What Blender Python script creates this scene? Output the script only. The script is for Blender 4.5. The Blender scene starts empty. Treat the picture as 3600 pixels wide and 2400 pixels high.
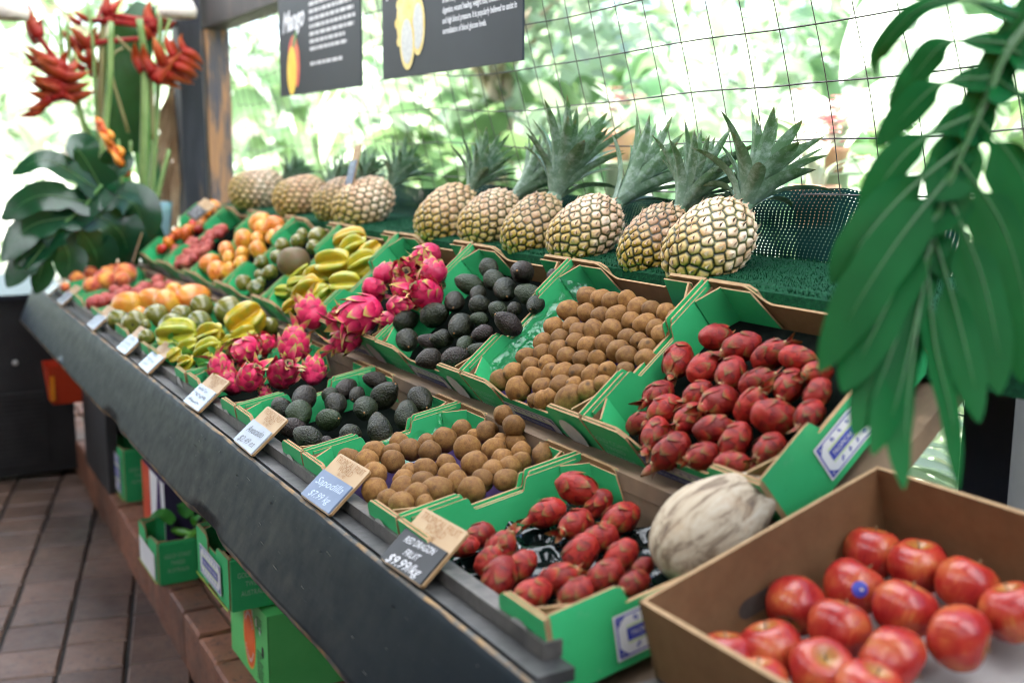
import bpy, math, random
from mathutils import Vector, Matrix, Euler, noise
PI = math.pi
rng = random.Random(7)
scene = bpy.context.scene
COL = scene.collection
V = Vector

# ------------------------------------------------------------------ helpers
class MB:
    """collects verts / faces / material slots for one mesh"""
    def __init__(self):
        self.v = []; self.f = []; self.m = []; self.a = []
    def add(self, vs, fs, mi=0, at=None):
        o = len(self.v)
        self.v += [tuple(p) for p in vs]
        self.a += (list(at) if at is not None else [0.0] * len(vs))
        for f in fs:
            self.f.append(tuple(i + o for i in f)); self.m.append(mi)
    def box(self, p0, p1, mi=0, mat=None):
        x0, y0, z0 = p0; x1, y1, z1 = p1
        vs = [V(p) for p in ((x0,y0,z0),(x1,y0,z0),(x1,y1,z0),(x0,y1,z0),(x0,y0,z1),(x1,y0,z1),(x1,y1,z1),(x0,y1,z1))]
        if mat: vs = [mat @ p for p in vs]
        self.add(vs, [(3,2,1,0),(4,5,6,7),(0,1,5,4),(1,2,6,5),(2,3,7,6),(3,0,4,7)], mi)
    def quad(self, a, b, c, d, mi=0):
        self.add([a, b, c, d], [(0,1,2,3)], mi)
    def prism(self, poly, org, u, v, th, mf=0, mb=0, mr=0):
        """2-D outline poly extruded by th along u x v; front (far side) mf, back mb, rim mr"""
        org, u, v = V(org), V(u), V(v); n = u.cross(v).normalized()
        k = len(poly)
        a = [org + u*p[0] + v*p[1] for p in poly]; b = [p + n*th for p in a]
        o = len(self.v); self.v += [tuple(p) for p in a + b]; self.a += [0.0]*(2*k)
        self.f.append(tuple(o+i for i in reversed(range(k)))); self.m.append(mb)
        self.f.append(tuple(o+k+i for i in range(k))); self.m.append(mf)
        for i in range(k):
            j = (i+1) % k
            self.f.append((o+i, o+j, o+k+j, o+k+i)); self.m.append(mr)
    def tube(self, pts, rads, sides=8, mi=0, cap=True):
        pts = [V(p) for p in pts]
        if not hasattr(rads, '__len__'): rads = [rads]*len(pts)
        rings = []; prev = None
        for i, p in enumerate(pts):
            t = (pts[min(i+1, len(pts)-1)] - pts[max(i-1, 0)]).normalized()
            if prev is None:
                s = t.cross(V((0,0,1)) if abs(t.z) < .9 else V((1,0,0))).normalized()
            else:
                s = (prev - t*prev.dot(t)).normalized()
            prev = s; w = t.cross(s)
            rings.append([p + (s*math.cos(2*PI*j/sides) + w*math.sin(2*PI*j/sides))*rads[i] for j in range(sides)])
        vs = [q for r in rings for q in r]; fs = []
        for i in range(len(pts)-1):
            for j in range(sides):
                k = (j+1) % sides
                fs.append((i*sides+j, i*sides+k, (i+1)*sides+k, (i+1)*sides+j))
        if cap:
            fs.append(tuple(reversed(range(sides)))); n = (len(pts)-1)*sides
            fs.append(tuple(n+j for j in range(sides)))
        self.add(vs, fs, mi)
    def lathe(self, prof, seg=24, mi=0, mod=None, at=None):
        """profile [(r,z)]; mod(theta,t,r,z)->(r,z) shapes it"""
        n = len(prof); vs = []; ats = []
        for i, (r, z) in enumerate(prof):
            t = i/(n-1)
            for j in range(seg):
                th = 2*PI*j/seg
                rr, zz = mod(th, t, r, z) if mod else (r, z)
                vs.append((rr*math.cos(th), rr*math.sin(th), zz)); ats.append(at(th, t) if at else t)
        fs = []
        for i in range(n-1):
            for j in range(seg):
                k = (j+1) % seg
                fs.append((i*seg+j, i*seg+k, (i+1)*seg+k, (i+1)*seg+j))
        fs.append(tuple(reversed(range(seg)))); fs.append(tuple((n-1)*seg+j for j in range(seg)))
        self.add(vs, fs, mi, ats)
    def ribbon(self, pts, wid, normal, mi=0, fold=.25, n=10, shape=None, at0=0., at1=1., curl=0.):
        """leaf blade along a polyline: width wid, facing normal, folded along its middle"""
        P = smooth(pts, n); normal = V(normal).normalized(); vs = []; ats = []
        shape = shape or (lambda t: math.sin(PI*min(1, max(0, .08 + .92*t))**.8)**.7)
        for i, p in enumerate(P):
            t = i/(len(P)-1)
            tg = (P[min(i+1, len(P)-1)] - P[max(i-1, 0)]).normalized()
            sd = tg.cross(normal)
            sd = sd.normalized() if sd.length > 1e-6 else V((1,0,0))
            nn = sd.cross(tg).normalized()
            w = wid*shape(t)
            for q, lift in ((-1, 1), (-.5, .42), (0, 0), (.5, .42), (1, 1)):
                vs.append(p + sd*(w*q) + nn*(w*fold*lift) - nn*(curl*w*q*q*t)); ats.append(at0 + (at1-at0)*t)
        fs = [(i*5+j, i*5+j+1, i*5+j+6, i*5+j+5) for i in range(len(P)-1) for j in range(4)]
        self.add(vs, fs, mi, ats)
    def mesh(self, name, mats, sm=True):
        me = bpy.data.meshes.new(name)
        me.from_pydata(self.v, [], self.f)
        for m in (mats if isinstance(mats, (list, tuple)) else [mats]): me.materials.append(m)
        me.polygons.foreach_set('material_index', self.m)
        me.polygons.foreach_set('use_smooth', [sm]*len(self.f))
        at = me.attributes.new('tip', 'FLOAT', 'POINT'); at.data.foreach_set('value', self.a)
        me.update(); return me
    def obj(self, name, mats, parent=None, sm=False, M=None):
        return link(name, self.mesh(name, mats, sm), parent, M)

def link(name, me, parent=None, M=None):
    o = bpy.data.objects.new(name, me); COL.objects.link(o)
    if parent is not None: o.parent = parent
    if M is not None: o.matrix_local = M
    return o
def tag(o, label=None, cat=None, group=None, kind=None):
    if label: o['label'] = label
    if cat: o['category'] = cat
    if group: o['group'] = group
    if kind: o['kind'] = kind
    return o
def thing(name, label, cat, M=None, group=None):
    o = bpy.data.objects.new(name, None); COL.objects.link(o); o.empty_display_size = .05
    if M is not None: o.matrix_world = M
    return tag(o, label, cat, group)
def dup(o, M, label, group=None):
    c = o.copy(); COL.objects.link(c); c.matrix_world = M; c['label'] = label
    if group: c['group'] = group
    for ch in o.children:
        d = ch.copy(); COL.objects.link(d); d.parent = c
        for g in ch.children:
            e = g.copy(); COL.objects.link(e); e.parent = d
    return c
def smooth(pts, n):
    """Catmull-Rom through the points, n samples in all"""
    P = [V(p) for p in pts]
    if len(P) == 2: return [P[0].lerp(P[1], i/(n-1)) for i in range(n)]
    P = [P[0]*2 - P[1]] + P + [P[-1]*2 - P[-2]]; out = []; segs = len(P) - 3
    for i in range(n):
        s = i/(n-1)*segs; k = min(int(s), segs-1); t = s - k
        a, b, c, d = P[k:k+4]
        out.append(.5*((2*b) + (c-a)*t + (2*a-5*b+4*c-d)*t*t + (3*b-a-3*c+d)*t**3))
    return out
def frame(org, x, y, z):
    x, y, z = V(x), V(y), V(z)
    return Matrix(((x.x,y.x,z.x,org[0]),(x.y,y.y,z.y,org[1]),(x.z,y.z,z.z,org[2]),(0,0,0,1)))
def look(axis, roll=0.):
    """rotation taking local z to axis"""
    return V(axis).normalized().to_track_quat('Z', 'Y').to_matrix().to_4x4() @ Matrix.Rotation(roll, 4, 'Z')
def rrot(r): return Euler((r.uniform(0,6.3), r.uniform(0,6.3), r.uniform(0,6.3))).to_matrix().to_4x4()
def TRS(p, R, s):
    S = Matrix.Diagonal((s, s, s, 1)) if not hasattr(s, '__len__') else Matrix.Diagonal((*s, 1))
    return Matrix.Translation(p) @ R @ S
def text(s, size, name, mat, parent, M, shear=0., align='CENTER', width=None, bold=0., line=1.):
    cu = bpy.data.curves.new(name, 'FONT'); cu.body = s; cu.size = size; cu.shear = shear; cu.align_x = align; cu.align_y = 'CENTER'
    cu.space_line = line; cu.resolution_u = 3
    if bold: cu.offset = bold
    t = bpy.data.objects.new(name, cu); me = bpy.data.meshes.new_from_object(t)
    bpy.data.objects.remove(t); bpy.data.curves.remove(cu)
    if width and me.vertices:
        xs = [v.co.x for v in me.vertices]; k = width/(max(xs)-min(xs))
        for v in me.vertices: v.co.x *= k
    me.name = name; me.materials.clear(); me.materials.append(mat)
    return link(name, me, parent, M)
ORD = ['first','second','third','fourth','fifth','sixth','seventh','eighth','ninth','tenth','eleventh','twelfth','thirteenth','fourteenth','fifteenth']

# ------------------------------------------------------------------ materials
class NT:
    def __init__(self, name):
        self.m = bpy.data.materials.new(name); self.m.use_nodes = True
        self.t = self.m.node_tree; self.t.nodes.clear()
        self.out = self.t.nodes.new('ShaderNodeOutputMaterial')
    def n(self, typ, **kw):
        nd = self.t.nodes.new('ShaderNode' + typ)
        for k, v in kw.items():
            if k.startswith('_'): setattr(nd, k[1:], v)
            else:
                s = nd.inputs[k]
                self.set(s, v)
        return nd
    def set(self, s, v):
        if isinstance(v, bpy.types.NodeSocket): self.t.links.new(v, s)
        elif hasattr(v, 'outputs'): self.t.links.new(v.outputs[0], s)
        else:
            if hasattr(v, '__len__') and len(v) == 3 and s.type == 'RGBA': v = (*v, 1)
            s.default_value = v
    def coord(self, k='Object'): return self.n('TexCoord').outputs[k]
    def noise(self, scale, detail=4, rough=.55, vec=None, dist=0.):
        return self.n('TexNoise', Vector=vec or self.coord(), Scale=scale, Detail=detail, Roughness=rough, Distortion=dist).outputs['Fac']
    def voro(self, scale, feat='F1', vec=None, out='Distance'):
        nd = self.n('TexVoronoi', _feature=feat, Vector=vec or self.coord(), Scale=scale); return nd.outputs[out]
    def ramp(self, fac, *stops):
        nd = self.n('ValToRGB', Fac=fac); e = nd.color_ramp.elements
        while len(e) < len(stops): e.new(.5)
        for el, (p, c) in zip(e, stops):
            el.position = p; el.color = (*c, 1) if hasattr(c, '__len__') else (c, c, c, 1)
        return nd.outputs['Color']
    def mix(self, fac, a, b, blend='MIX'):
        nd = self.t.nodes.new('ShaderNodeMix'); nd.data_type = 'RGBA'; nd.blend_type = blend; nd.clamp_factor = True
        self.set(nd.inputs[0], fac); self.set(nd.inputs[6], a); self.set(nd.inputs[7], b); return nd.outputs[2]
    def math(self, op, a, b=0., c=None):
        nd = self.t.nodes.new('ShaderNodeMath'); nd.operation = op
        self.set(nd.inputs[0], a); self.set(nd.inputs[1], b)
        if c is not None: self.set(nd.inputs[2], c)
        return nd.outputs[0]
    def attr(self, name='tip'): return self.n('Attribute', _attribute_name=name).outputs['Fac']
    def rand(self): return self.n('ObjectInfo').outputs['Random']
    def bump(self, h, strength=.3, dist=.002):
        return self.n('Bump', Height=h, Strength=strength, Distance=dist).outputs['Normal']
    def bsdf(self, col, rough=.5, normal=None, spec=.5, sss=0., coat=0., sheen=0., trans=0.):
        b = self.n('BsdfPrincipled'); self.set(b.inputs['Base Color'], col); self.set(b.inputs['Roughness'], rough)
        self.set(b.inputs['Specular IOR Level'], spec)
        if sss:
            b.inputs['Subsurface Weight'].default_value = sss; b.inputs['Subsurface Radius'].default_value = (.01,.004,.002)
            b.inputs['Subsurface Scale'].default_value = .5
        if coat: b.inputs['Coat Weight'].default_value = coat; b.inputs['Coat Roughness'].default_value = .12
        if sheen: b.inputs['Sheen Weight'].default_value = sheen
        if normal is not None: self.set(b.inputs['Normal'], normal)
        return b
    def done(self, sh):
        self.t.links.new(sh.outputs[0], self.out.inputs[0]); return self.m

def pm(name, c1, c2=None, scale=12., rough=.6, bump=0., bscale=60., var=0., spec=.5, lo=.35, hi=.65, detail=5, coords='Object', sss=0., coat=0., bd=.002):
    n = NT(name); vec = n.coord(coords)
    col = n.ramp(n.noise(scale, detail, vec=vec), (lo, c1), (hi, c2 or c1))
    if var:
        r = n.math('MULTIPLY_ADD', n.rand(), var*2, 1-var)
        col = n.mix(1., col, n.n('CombineColor', Red=r, Green=r, Blue=r).outputs[0], 'MULTIPLY')
    nm = n.bump(n.noise(bscale, 4, vec=vec), bump, bd) if bump else None
    return n.done(n.bsdf(col, rough, nm, spec, sss, coat))

def leafmat(name, c1, c2, rough=.35, trans=.35, scale=6., var=.25, attr=False, tipc=None, spec=.5, tint=(.3,.55,.05)):
    n = NT(name)
    col = n.ramp(n.noise(scale, 4), (.35, c1), (.65, c2))
    if attr: col = n.mix(n.ramp(n.attr(), (.0, 0.), (1., 1.)), col, tipc)
    if var:
        r = n.math('MULTIPLY_ADD', n.rand(), var*2, 1-var)
        col = n.mix(1., col, n.n('CombineColor', Red=r, Green=r, Blue=r).outputs[0], 'MULTIPLY')
    nm = n.bump(n.noise(scale*8, 3), .25, .003)
    b = n.bsdf(col, rough, nm, spec)
    if not trans: return n.done(b)
    t = n.n('BsdfTranslucent'); n.set(t.inputs['Color'], n.mix(.5, col, tint))
    mx = n.n('MixShader'); mx.inputs[0].default_value = trans
    n.t.links.new(b.outputs[0], mx.inputs[1]); n.t.links.new(t.outputs[0], mx.inputs[2])
    return n.done(mx)

def green_card():
    n = NT('green_card')
    c = n.ramp(n.noise(9, 5), (.3, (.028,.35,.115)), (.7, (.042,.43,.15)))
    c = n.mix(n.ramp(n.noise(2.6, 5, .65), (.45, 0.), (.75, .45)), c, (.06,.50,.20))
    c = n.mix(n.ramp(n.noise(26, 6, .75), (.62, 0.), (.70, .5)), c, (.12,.42,.20))
    sc = n.ramp(n.noise(70, 3), (.70, 0.), (.80, .35))
    c = n.mix(sc, c, (.02,.16,.07))
    return n.done(n.bsdf(c, .5, n.bump(n.noise(180, 2), .06, .0005), .25))
def card(name, c1, c2):
    n = NT(name); v = n.coord()
    c = n.ramp(n.noise(30, 6, .7, v), (.3, c1), (.7, c2))
    w = n.n('TexWave', Vector=v, Scale=55., Distortion=.4, Detail=2.).outputs['Fac']
    return n.done(n.bsdf(c, .8, n.bump(w, .05), .2))
M = {}
M['green'] = green_card()
M['kraft'] = card('kraft_card', (.19,.10,.04), (.24,.13,.055))
M['rim'] = card('card_edge', (.24,.14,.065), (.36,.235,.125))
M['kraft_dull'] = card('kraft_inner', (.20,.115,.06), (.27,.16,.085))
M['navy'] = pm('navy_print', (.012,.018,.10), (.02,.03,.17), 30, .45)
M['blue'] = pm('blue_print', (.02,.035,.30), (.035,.06,.42), 40, .4)
M['white'] = pm('white_print', (.68,.69,.70), (.76,.76,.75), 20, .45)
M['palegrey'] = pm('grey_print', (.42,.41,.39), (.5,.48,.46), 50, .6)
M['fainttext'] = pm('faint_print', (.16,.42,.25), (.2,.46,.3), 50, .5)
M['palegreentext'] = pm('pale_green_print', (.30,.50,.36), (.36,.56,.42), 80, .5)
M['yellowline'] = pm('yellow_line', (.35,.55,.06), (.45,.65,.08), 20, .5)
M['purple'] = pm('purple_liner', (.045,.022,.085), (.06,.03,.11), 20, .7, spec=.1)
M['darktray'] = pm('dark_tray', (.002,.006,.005), (.004,.011,.010), 30, .12, spec=.5)
M['shadow_liner'] = pm('dark_liner', (.004,.006,.005), (.008,.010,.008), 30, .95, spec=.0)  # near-black, paints the shade that shows between the fruit
# ------------------------------------------------------------------ camera, light
H = 1.5
def setup():
    yaw, pit, roll, f = .5273, .1687, .0045, 3834.56
    F = V((-math.cos(yaw)*math.cos(pit), math.sin(yaw)*math.cos(pit), -math.sin(pit)))
    R = F.cross(V((0,0,1))).normalized(); U = R.cross(F)
    R, U = R*math.cos(roll)+U*math.sin(roll), U*math.cos(roll)-R*math.sin(roll)
    cd = bpy.data.cameras.new('camera'); cd.sensor_width = 36; cd.lens = f*36/3600; cd.clip_start = .05; cd.clip_end = 500
    cd.dof.use_dof = True; cd.dof.focus_distance = 2.0; cd.dof.aperture_fstop = 2.5; cd.dof.aperture_blades = 0
    cam = bpy.data.objects.new('camera', cd); COL.objects.link(cam); cam.matrix_world = frame((0,0,H), R, U, -F)
    scene.camera = cam
    w = bpy.data.worlds.new('World'); scene.world = w; w.use_nodes = True
    nt = w.node_tree; nt.nodes.clear(); o = nt.nodes.new('ShaderNodeOutputWorld'); bg = nt.nodes.new('ShaderNodeBackground')
    sky = nt.nodes.new('ShaderNodeTexSky'); sky.sky_type = 'NISHITA'; sky.sun_disc = False
    elev, az = math.radians(SUN_EL), math.radians(SUN_AZ)          # az: direction the light comes from, from +Y towards +X
    sky.sun_elevation = elev; sky.sun_rotation = az; sky.air_density = 1.0; sky.dust_density = 2.5; sky.ozone_density = 1.0
    bg.inputs[1].default_value = SKY
    nt.links.new(sky.outputs[0], bg.inputs[0]); nt.links.new(bg.outputs[0], o.inputs[0])
    sd = bpy.data.lights.new('sun', 'SUN'); sd.energy = SUN; sd.angle = math.radians(.5); sd.color = (1, .955, .88)
    so = bpy.data.objects.new('sun', sd); COL.objects.link(so)
    d = V((math.sin(az)*math.cos(elev), math.cos(az)*math.cos(elev), math.sin(elev)))
    so.matrix_world = d.to_track_quat('Z', 'Y').to_matrix().to_4x4(); so.location = d*30
    scene.view_settings.view_transform = 'Standard'; scene.view_settings.look = 'None'; scene.view_settings.exposure = 0
    c = scene.cycles; c.max_bounces = 8; c.diffuse_bounces = 4; c.glossy_bounces = 3; c.transparent_max_bounces = 16; c.transmission_bounces = 4
    c.use_denoising = True; c.filter_width = 1.0; c.film_exposure = EXPO; c.sample_clamp_indirect = 6; c.caustics_reflective = False; c.caustics_refractive = False
    return F, R, U
SUN_EL, SUN_AZ, SUN, SKY, EXPO = 58, 205, 5.0, .15, 5.6
ADDED_SKYL = ((-1.9,-.7,.75,1.3), (.35,1.75,1.6,1.75))  # layout of unseen skylight panels, added to light the stall
CF, CR, CU = setup()

# ------------------------------------------------------------------ ground, floor, plinth
def brick_mat(name, c1, c2, dirt, rough=.7):
    n = NT(name); v = n.coord()
    c = n.ramp(n.noise(5, 6, .6, v), (.3, c1), (.7, c2))
    c = n.mix(n.ramp(n.noise(2.3, 7, .65, v), (.48, 0.), (.72, .85)), c, dirt)
    a = n.attr(); r = n.math('MULTIPLY_ADD', a, .5, .72)
    c = n.mix(1., c, n.n('CombineColor', Red=r, Green=r, Blue=r).outputs[0], 'MULTIPLY')
    c = n.mix(n.ramp(n.noise(45, 5, .7, v), (.52, 0.), (.66, .7)), c, (.03,.025,.025))
    return n.done(n.bsdf(c, n.ramp(n.noise(14, 4, .6, v), (.3, rough-.22), (.7, rough)), n.bump(n.noise(90, 6, .7, v), .5, .004), .5))
M['paver'] = brick_mat('brick_paver', (.10,.052,.034), (.15,.09,.064), (.08,.064,.056), .55)
M['plinth'] = brick_mat('plinth_brick', (.20,.075,.042), (.25,.105,.058), (.085,.052,.038), .8)
M['joint'] = pm('dark_joint', (.012,.009,.008), (.03,.024,.02), 30, .9)
M['mortar'] = pm('mossy_mortar', (.10,.09,.065), (.16,.14,.10), 40, .95, .6, 120)

def floor():
    mb = MB(); r = random.Random(3)
    a = math.radians(-13.5); ex = V((math.cos(a), math.sin(a), 0)); ey = V((-math.sin(a), math.cos(a), 0)); o = V((-3.804, .489, 0)); p = .19; g = .0055
    for i in range(-38, 30):
        for j in range(-20, 9):
            c = o + ex*((i+.5)*p) + ey*((j+.5)*p)
            if c.y > 1.0 or c.y < -3.2 or c.x > 1.5 or c.x < -10: continue
            h = [r.uniform(-.0025,.0025) for _ in range(4)]; t = r.random(); w = p/2 - g*r.uniform(.6,1.5); l = p/2 - g*r.uniform(.5,1.3); b = .006
            q = [(-1,-1),(1,-1),(1,1),(-1,1)]
            top = [c + ex*(s*(l-b)) + ey*(u*(w-b)) + V((0,0,h[k])) for k, (s,u) in enumerate(q)]
            low = [c + ex*(s*l) + ey*(u*w) + V((0,0,h[k]-.007)) for k, (s,u) in enumerate(q)]
            bas = [V((x.x, x.y, -.03)) for x in low]
            mb.add(top+low+bas, [(0,1,2,3)] + [(4+k, 4+(k+1)%4, (k+1)%4, k) for k in range(4)] + [(8+k, 8+(k+1)%4, 4+(k+1)%4, 4+k) for k in range(4)], 0, [t]*12)
    mb.quad((-10,-3.3,-.012),(1.6,-3.3,-.012),(1.6,1.3,-.012),(-10,1.3,-.012), 1)
    tag(mb.obj('brick_floor', [M['paver'], M['joint']]), kind='structure')
floor()
def plinth():
    mb = MB(); r = random.Random(5); x = -7.0
    M4 = Matrix.Identity(4)
    while x < 1.0:
        w = .185; t = r.random(); y0 = .70 - .02*(x+3.5) + r.uniform(-.004,.004); top = .165 + r.uniform(-.004,.004)
        y0 = max(.64, min(.74, y0))
        def blk(x0,x1,ya,yb,za,zb,t):
            b = .007
            vs = [(x0,ya,za),(x1,ya,za),(x1,ya,zb-b),(x0,ya,zb-b),(x0+b,ya+b,zb),(x1-b,ya+b,zb),(x1-b,yb-b,zb),(x0+b,yb-b,zb),(x0,yb,za),(x1,yb,za),(x1,yb,zb-b),(x0,yb,zb-b)]
            mb.add(vs, [(0,1,2,3),(3,2,5,4),(4,5,6,7),(7,6,10,11),(11,10,9,8),(1,9,10,6,5,2),(8,0,3,4,7,11)], 0, [t]*12)
        blk(x+.0055, x+w-.0055, y0, y0+.10, -.03, top, t)
        blk(x+.0055, x+w-.0055, y0+.108, y0+.33, 0.0, top+r.uniform(-.003,.003), r.random())
        blk(x+.0055, x+w-.0055, y0+.338, y0+.60, 0.0, top+r.uniform(-.003,.003), r.random())
        x += w
    mb.box((-7.0,.745,-.02),(1.0,1.4,.152), 1)
    o = mb.obj('brick_plinth', [M['plinth'], M['mortar']])
    tag(o, 'low red brick plinth with mossy joints running under the fruit stall', 'plinth')
plinth()
mb = MB(); mb.quad((-300,-300,-.04),(300,-300,-.04),(300,300,-.04),(-300,300,-.04))
M['earth'] = pm('pale_gravel_earth', (.50,.48,.40), (.60,.58,.50), 2.0, .9, .6, 30)
tag(mb.obj('ground', M['earth']), kind='structure')

# ------------------------------------------------------------------ the stall
def paint_mat():
    n = NT('worn_blue_black_paint'); v = n.coord()
    mp = n.n('Mapping', Vector=v); mp.inputs['Scale'].default_value = (.22, 11, 11)
    g = n.noise(14, 8, .7, mp.outputs[0])
    c = n.ramp(g, (.3, (.0045,.0075,.011)), (.7, (.007,.011,.0155)))
    c = n.mix(n.ramp(n.noise(1.6, 4, .6, v), (.35, 0.), (.75, .55)), c, (.010,.016,.021))
    c = n.mix(n.ramp(n.noise(120, 3, .6, mp.outputs[0]), (.70, 0.), (.76, .5)), c, (.20,.21,.20))
    e = n.mix(n.ramp(n.attr(), (.86, 0.), (1., .85)), c, n.ramp(n.noise(25, 5, .6, v), (.45, (.12,.115,.105)), (.62, (.30,.19,.09))))
    return n.done(n.bsdf(e, n.ramp(n.noise(30, 5, .6, v), (.3, .40), (.7, .55)), n.bump(g, .12, .0006), .07))
M['paint'] = paint_mat()
M['chipgrey'] = pm('paint_chip_grey', (.10,.11,.11), (.22,.22,.21), 60, .7)
M['oldwood'] = pm('weathered_timber', (.075,.05,.032), (.20,.13,.075), 9, .75, .5, 60, lo=.3, hi=.7)
M['ledge'] = pm('dark_ledge_board', (.022,.023,.024), (.075,.073,.07), 22, .42, .5, 70, lo=.35, hi=.8)
M['batten'] = pm('dark_batten', (.05,.048,.045), (.11,.10,.09), 25, .45, .5, 90)
M['black'] = pm('dull_black', (.006,.006,.007), (.014,.014,.015), 12, .6, .2, 60)
M['dkgrey'] = pm('dark_grey_board', (.022,.021,.022), (.034,.032,.033), 12, .7, .2, 60)

stall = thing('fruit_stall', 'long two-tiered timber fruit stall with a dark painted front board', 'fruit stall', Matrix.Translation((-2.9,.7,0)))
SL = Matrix.Translation((2.9,-.7,0))
def fascia():
    mb = MB(); n = 150; x0, x1 = -5.15, -.55; r = random.Random(2)
    prof = [(.588,.930,0),(.5825,.9335,1.),(.578,.931,1.),(.572,.922,.2),(.556,.885,0),(.54,.85,0),(.524,.815,0),(.515,.793,.3),(.512,.787,1.),(.5155,.775,1.),(.521,.768,.9),(.545,.772,.3)]
    vs = []; at = []
    for i in range(n+1):
        x = x0 + (x1-x0)*i/n
        ch = max(0, noise.noise(V((x*3.1,4,1)))-.15)*.03 + max(0, noise.noise(V((x*11,7,1)))-.3)*.02
        dn = .012 if abs(x+3.99) < .03 else 0
        for k, (y, z, a) in enumerate(prof):
            w = 0
            zz = z + (ch*.5+dn if 8 <= k <= 10 else 0) + w; yy = y + (ch*.6 if 8 <= k <= 10 else 0) + (.004*max(0, noise.noise(V((x*9,2,5)))) if k in (1,2) else 0)
            vs.append((x, yy, zz)); at.append(a + (.25*noise.noise(V((x*14, k, 9))) if a > 0 else 0))
    K = len(prof)
    fs = [(i*K+k, (i+1)*K+k, (i+1)*K+k+1, i*K+k+1) for i in range(n) for k in range(K-1)]
    fs += [tuple(range(K)), tuple(n*K+k for k in reversed(range(K)))]
    mb.add(vs, [tuple(reversed(f)) for f in fs], 0, at)
    mb.quad((x0,.588,.930),(x1,.588,.930),(x1,.545,.772),(x0,.545,.772))
    o = mb.obj('front_board', M['paint'], stall, True, SL)
    mb = MB()      # nail holes and dents
    for x, t in ((-2.005,.22),(-1.985,.32),(-1.80,.2),(-1.99,.75),(-2.62,.2),(-1.55,.25),(-1.28,.18),(-2.3,.3)):
        y, z = .575-.06*t, .922-.135*t; q = []
        for k in range(8): q.append((x+.0045*math.cos(k*PI/4)*(1.3 if t<.25 else .8), y-.0016-.002*math.sin(k*PI/4), z+.0045*math.sin(k*PI/4)*1.3))
        mb.add(q, [tuple(range(8))])
    mb.obj('nail_hole', M['black'], o)
    mb = MB()
    for k in range(46):
        x = r.uniform(-4.2,-.9); t = r.uniform(.05,.95); y, z = .572-.057*t-.0012, .922-.129*t; a = r.uniform(-.6,.6); L = r.uniform(.002,.009); w = r.uniform(.0004,.0011)
        dx, dz = L*math.cos(a), L*math.sin(a); mb.quad((x-dx,y+.45*dz,z-dz),(x+dx,y-.45*dz,z+dz),(x+dx,y-.45*dz-.0002,z+dz+w*2),(x-dx,y+.45*dz-.0002,z-dz+w*2))
    mb.obj('paint_speck', M['chipgrey'], o)
fascia()
mb = MB(); mb.box((-5.1,.590,.918),(-.955,.640,.9335)); mb.obj('ledge', M['ledge'], stall, False, SL)
mb = MB(); mb.tube([(x/10*.414-5.1,.628+.0006*math.sin(x),.944) for x in range(0,101)], .0085, 6); 
mb = MB()
for a, b in ((-5.09,-2.72),(-2.715,-.985)): mb.box((a,.617,.9345),(b,.6425,.9545))
mb.obj('batten', M['batten'], stall, False, SL)
t = .1696; n_ = V((0,-math.sin(t),math.cos(t))); e_ = V((0,math.cos(t),math.sin(t)))
LB = V((0,.637,.985)) - n_*.125 - e_*.014
mb = MB(); mb.box((-5.1,-.0,-.03),(-.94,.335,-.002), 0, frame(LB,(1,0,0),e_,n_)); mb.obj('lower_shelf', M['oldwood'], stall, False, SL)
mb = MB(); mb.box((-5.1,.935,1.008),(-.94,.996,1.033)); mb.box((-5.1,.937,.92),(-.94,.962,1.006)); mb.obj('middle_board', M['oldwood'], stall, False, SL)
t = .692; n_ = V((0,-math.sin(t),math.cos(t))); e_ = V((0,math.cos(t),math.sin(t)))
UB = V((0,.946,1.106)) - n_*.115 - e_*.014
mb = MB(); mb.box((-5.0,.0,-.03),(-.94,.345,-.002), 0, frame(UB,(1,0,0),e_,n_)); mb.obj('upper_shelf', M['oldwood'], stall, False, SL)
mb = MB(); mb.box((-.935,.60,.86),(-.905,1.0,.905)); mb.obj('end_rail', M['batten'], stall, False, SL)
mb = MB(); mb.box((-.93,.64,.10),(-.90,1.7,.855)); mb.obj('end_panel', M['black'], stall, False, SL)
for x in (-4.96,): 
    mb = MB(); mb.box((x,.72,.16),(x+(.55 if x < -4 else .1),.76,.85)); mb.obj('leg', M['dkgrey'], stall, False, SL)
mb = MB(); mb.box((-5.1,1.15,.1),(-.9,1.2,1.0)); mb.obj('back_panel', M['black'], stall, False, SL)

# back shelf with artificial turf
M['turf'] = pm('artificial_turf', (.003,.026,.012), (.009,.06,.026), 120, .9, .8, 300, lo=.3, hi=.7, spec=.08)
M['turfblade'] = leafmat('turf_blade', (.003,.032,.013), (.008,.062,.025), .8, 0, 40, .0, spec=.08)
def turf():
    mb = MB(); r = random.Random(9)
    pr = [(1.232,1.20),(1.235,1.285),(1.255,1.293),(1.47,1.312),(1.50,1.30),(1.50,1.2)]
    x0, x1 = -4.6, -.55
    for a, b in zip(pr, pr[1:]): mb.quad((x0,a[0],a[1]),(x1,a[0],a[1]),(x1,b[0],b[1]),(x0,b[0],b[1]), 0)
    for i in range(26000):
        x = -.55 - 2.6*r.random()**1.3; y = r.uniform(1.24, 1.49); z = 1.288 + max(0,(y-1.235))*.085
        if y < 1.26: z = 1.287
        a = r.uniform(0,6.3); dx, dy = .0016*math.cos(a), .0016*math.sin(a); hx, hy = r.uniform(-.004,.004), r.uniform(-.005,.003)
        mb.add([(x-dx,y-dy,z),(x+dx,y+dy,z),(x+hx,y+hy,z+r.uniform(.004,.009))], [(0,1,2)], 1)
    mb.obj('turf_shelf', [M['turf'], M['turfblade']], stall, False, SL)
turf()
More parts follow.
